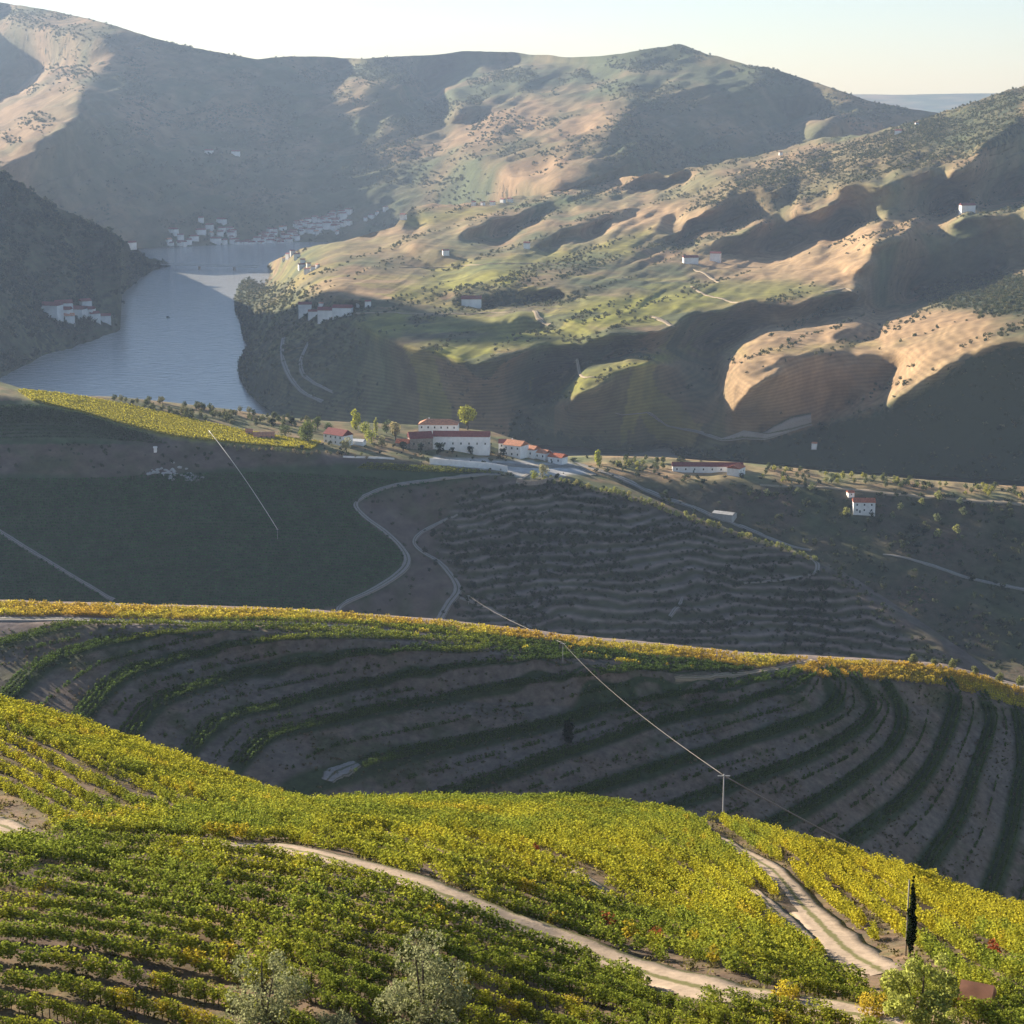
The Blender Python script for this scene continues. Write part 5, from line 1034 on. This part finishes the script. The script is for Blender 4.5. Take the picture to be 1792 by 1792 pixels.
# ================================================================ bridge, boat, poles, cables
zb = 9.0; pA = unproj(262, 462, (CZ - zb) / float(T(462))); pB = unproj(452, 467, (CZ - zb) / float(T(467))); pA = Vector(pA.tolist()); pB = Vector(pB.tolist()); dv = pB - pA; Lb = dv.length
br = empty('bridge', (pA.x, pA.y, 0), math.atan2(dv.y, dv.x), label='long low steel girder bridge crossing the far end of the river', cat='bridge')
MB().box(0, Lb, -3.5, 3.5, zb - .8, zb).build('deck', M_conc, br)
for sd in (-1, 1):
    mb = MB(); ytr = 3.9 * sd; nseg = 36
    mb.box(0, Lb, ytr - .2, ytr + .2, zb - 1.2, zb - .5); mb.box(0, Lb, ytr - .2, ytr + .2, zb + 2.6, zb + 3.0)
    for i in range(nseg): mb.tube([(Lb * i / nseg, ytr, zb - .9), (Lb * (i + .5) / nseg, ytr, zb + 2.8), (Lb * (i + 1) / nseg, ytr, zb - .9)], .16, 4)
    mb.build('truss', M_metal, br)
for t in (.46, .78, .06): MB().add([(Lb * t - 2, -4.5, -4), (Lb * t + 2, -4.5, -4), (Lb * t + 2, 4.5, -4), (Lb * t - 2, 4.5, -4), (Lb * t - 1.3, -3.6, zb - 1), (Lb * t + 1.3, -3.6, zb - 1), (Lb * t + 1.3, 3.6, zb - 1), (Lb * t - 1.3, 3.6, zb - 1)], [(0, 1, 5, 4), (1, 2, 6, 5), (2, 3, 7, 6), (3, 0, 4, 7), (4, 5, 6, 7)]).build('pier', M_stone, br)
pb = Vector(unproj(294, 556, CZ / float(T(556))).tolist())
bo = empty('boat', (pb.x, pb.y, 0), R(70), label='small dark boat alone in the middle of the river', cat='boat')
hullp = []; 
for x, wv_ in ((-5, 1.0), (-3, 1.5), (1, 1.6), (4, 1.0), (6, .08)): hullp += [(x, -wv_, 1.0), (x, -wv_ * .6, -.3), (x, wv_ * .6, -.3), (x, wv_, 1.0)]
MB().add(hullp, [(i * 4 + k, i * 4 + (k + 1) % 4, i * 4 + 4 + (k + 1) % 4, i * 4 + 4 + k) for i in range(4) for k in range(4)] + [(3, 2, 1, 0), (16, 17, 18, 19)]).build('hull', M_wood, bo)
MB().box(-3.2, .8, -1.1, 1.1, 1.0, 2.6).box(-3.5, 1.1, -1.25, 1.25, 2.6, 2.75).build('cabin', M_glass, bo)
def pole(layer, px, py, h, label, loc=None, name='utility_pole', r=.13, arm=True, mat=None):
    p = layer.pt(px, py) if loc is None else Vector(loc); e = empty(name, p, 0, label=label, cat='pole'); MB().tube([(0, 0, -1), (0, 0, h)], [r, r * .65], 8).build('post', mat or M_conc, e, True)
    if arm: MB().box(-.9, .9, -.06, .06, h - .35, h - .2).build('crossarm', M_metal, e)
    return p + Vector((0, 0, h - .2))
pp = LA.pt(1267, 1462); dPole = 262.; top = Vector(unproj(1267, 1357, dPole).tolist()); gz = float(CZ - 100)
base = Vector((top.x, top.y, top.z - 11)); 
a0 = pole(None, 0, 0, 11.2, 'pale utility pole rising from behind the foreground crest', loc=base)
a1 = LB.pt(985, 1160) + Vector((0, 0, 7)); pole(LB, 985, 1160, 7, 'thin pole on the crest of the terraced hill', r=.1)
a2 = Vector(unproj(1620, 1520, 215.).tolist()); 
bz = LA.pt(1640, 1560); pole(LA, 1585, 1672, 5.6, 'pale slim post beside the dark cypress', name='post', r=.07, arm=False, mat=M_wire)
a3 = LC.pt(820, 1056) + Vector((0, 0, 6)); pole(LC, 820, 1056, 6, 'short pole beside the winding track on the estate hill', r=.12)
def cable(name, A_, B_, sag, r_, label):
    pts = [A_.lerp(B_, t) - Vector((0, 0, sag * 4 * t * (1 - t))) for t in np.linspace(0, 1, 30)]; o = MB().tube(pts, r_, 5).build(name, M_wire if r_ < .2 else M_sunlit, None, True); setp(o, label, 'cable')
cable('power_line', a1, a0, 2.0, .04, 'pale overhead cable running down from the hill crest to the pole')
cable('power_line', a0, Vector(unproj(1560, 1512, 262.).tolist()),   .3, .09, 'pale overhead cable running right from the pole to the foreground crest')
cable('power_line', a3, a1, 2.0, .08, 'thin overhead cable from the winding track up to the terraced hill crest')
c0 = LC.pt(366, 768) + Vector((0, 0, 6)); pole(LC, 366, 768, 6, 'thin pole on the yellow strip at the top of the overhead line', r=.12)
c1 = LC.pt(486, 945) + Vector((0, 0, 8)); pole(LC, 486, 945, 8, 'thin pole in the dark vineyard at the foot of the overhead line', r=.12)
M_sunlit = simple('sunlit_cable', (.75, .70, .60), .5, .1, 1)  # sunlight on the line is put into this pale colour
cable('power_line', c0, c1, -2.5, .205, 'sunlit overhead line dropping from the yellow strip into the dark vineyard')
# small pylon and rocks left on the estate hill
building('shed', 'tiny white hut below the yellow strip on the left', LC, 272, 790, 2, 2, 3, 0, .6, M_white_far, M_white_far, 0)
def rocks(layer, cx, cy, n, spread, label):
    mb = MB()
    for _ in range(n):
        p = layer.pt(cx + rng.normal() * spread, cy + rng.normal() * spread * .35); s_ = rng.uniform(.8, 2.2); bm = bmesh.new(); bmesh.ops.create_icosphere(bm, subdivisions=1, radius=s_)
        for v in bm.verts: v.co *= rng.uniform(.7, 1.15); v.co.z *= .6
        mb.add([v.co + p for v in bm.verts], [tuple(v.index for v in f.verts) for f in bm.faces]); bm.free()
    o = mb.build('rocks', M_conc); setp(o, label, 'rocks', kind='stuff')
rocks(LC, 290, 826, 40, 16, 'pale heap of rocks at the top edge of the dark vineyard')
rocks(LC, 335, 835, 24, 10, 'paler rubble right of the heap of rocks')
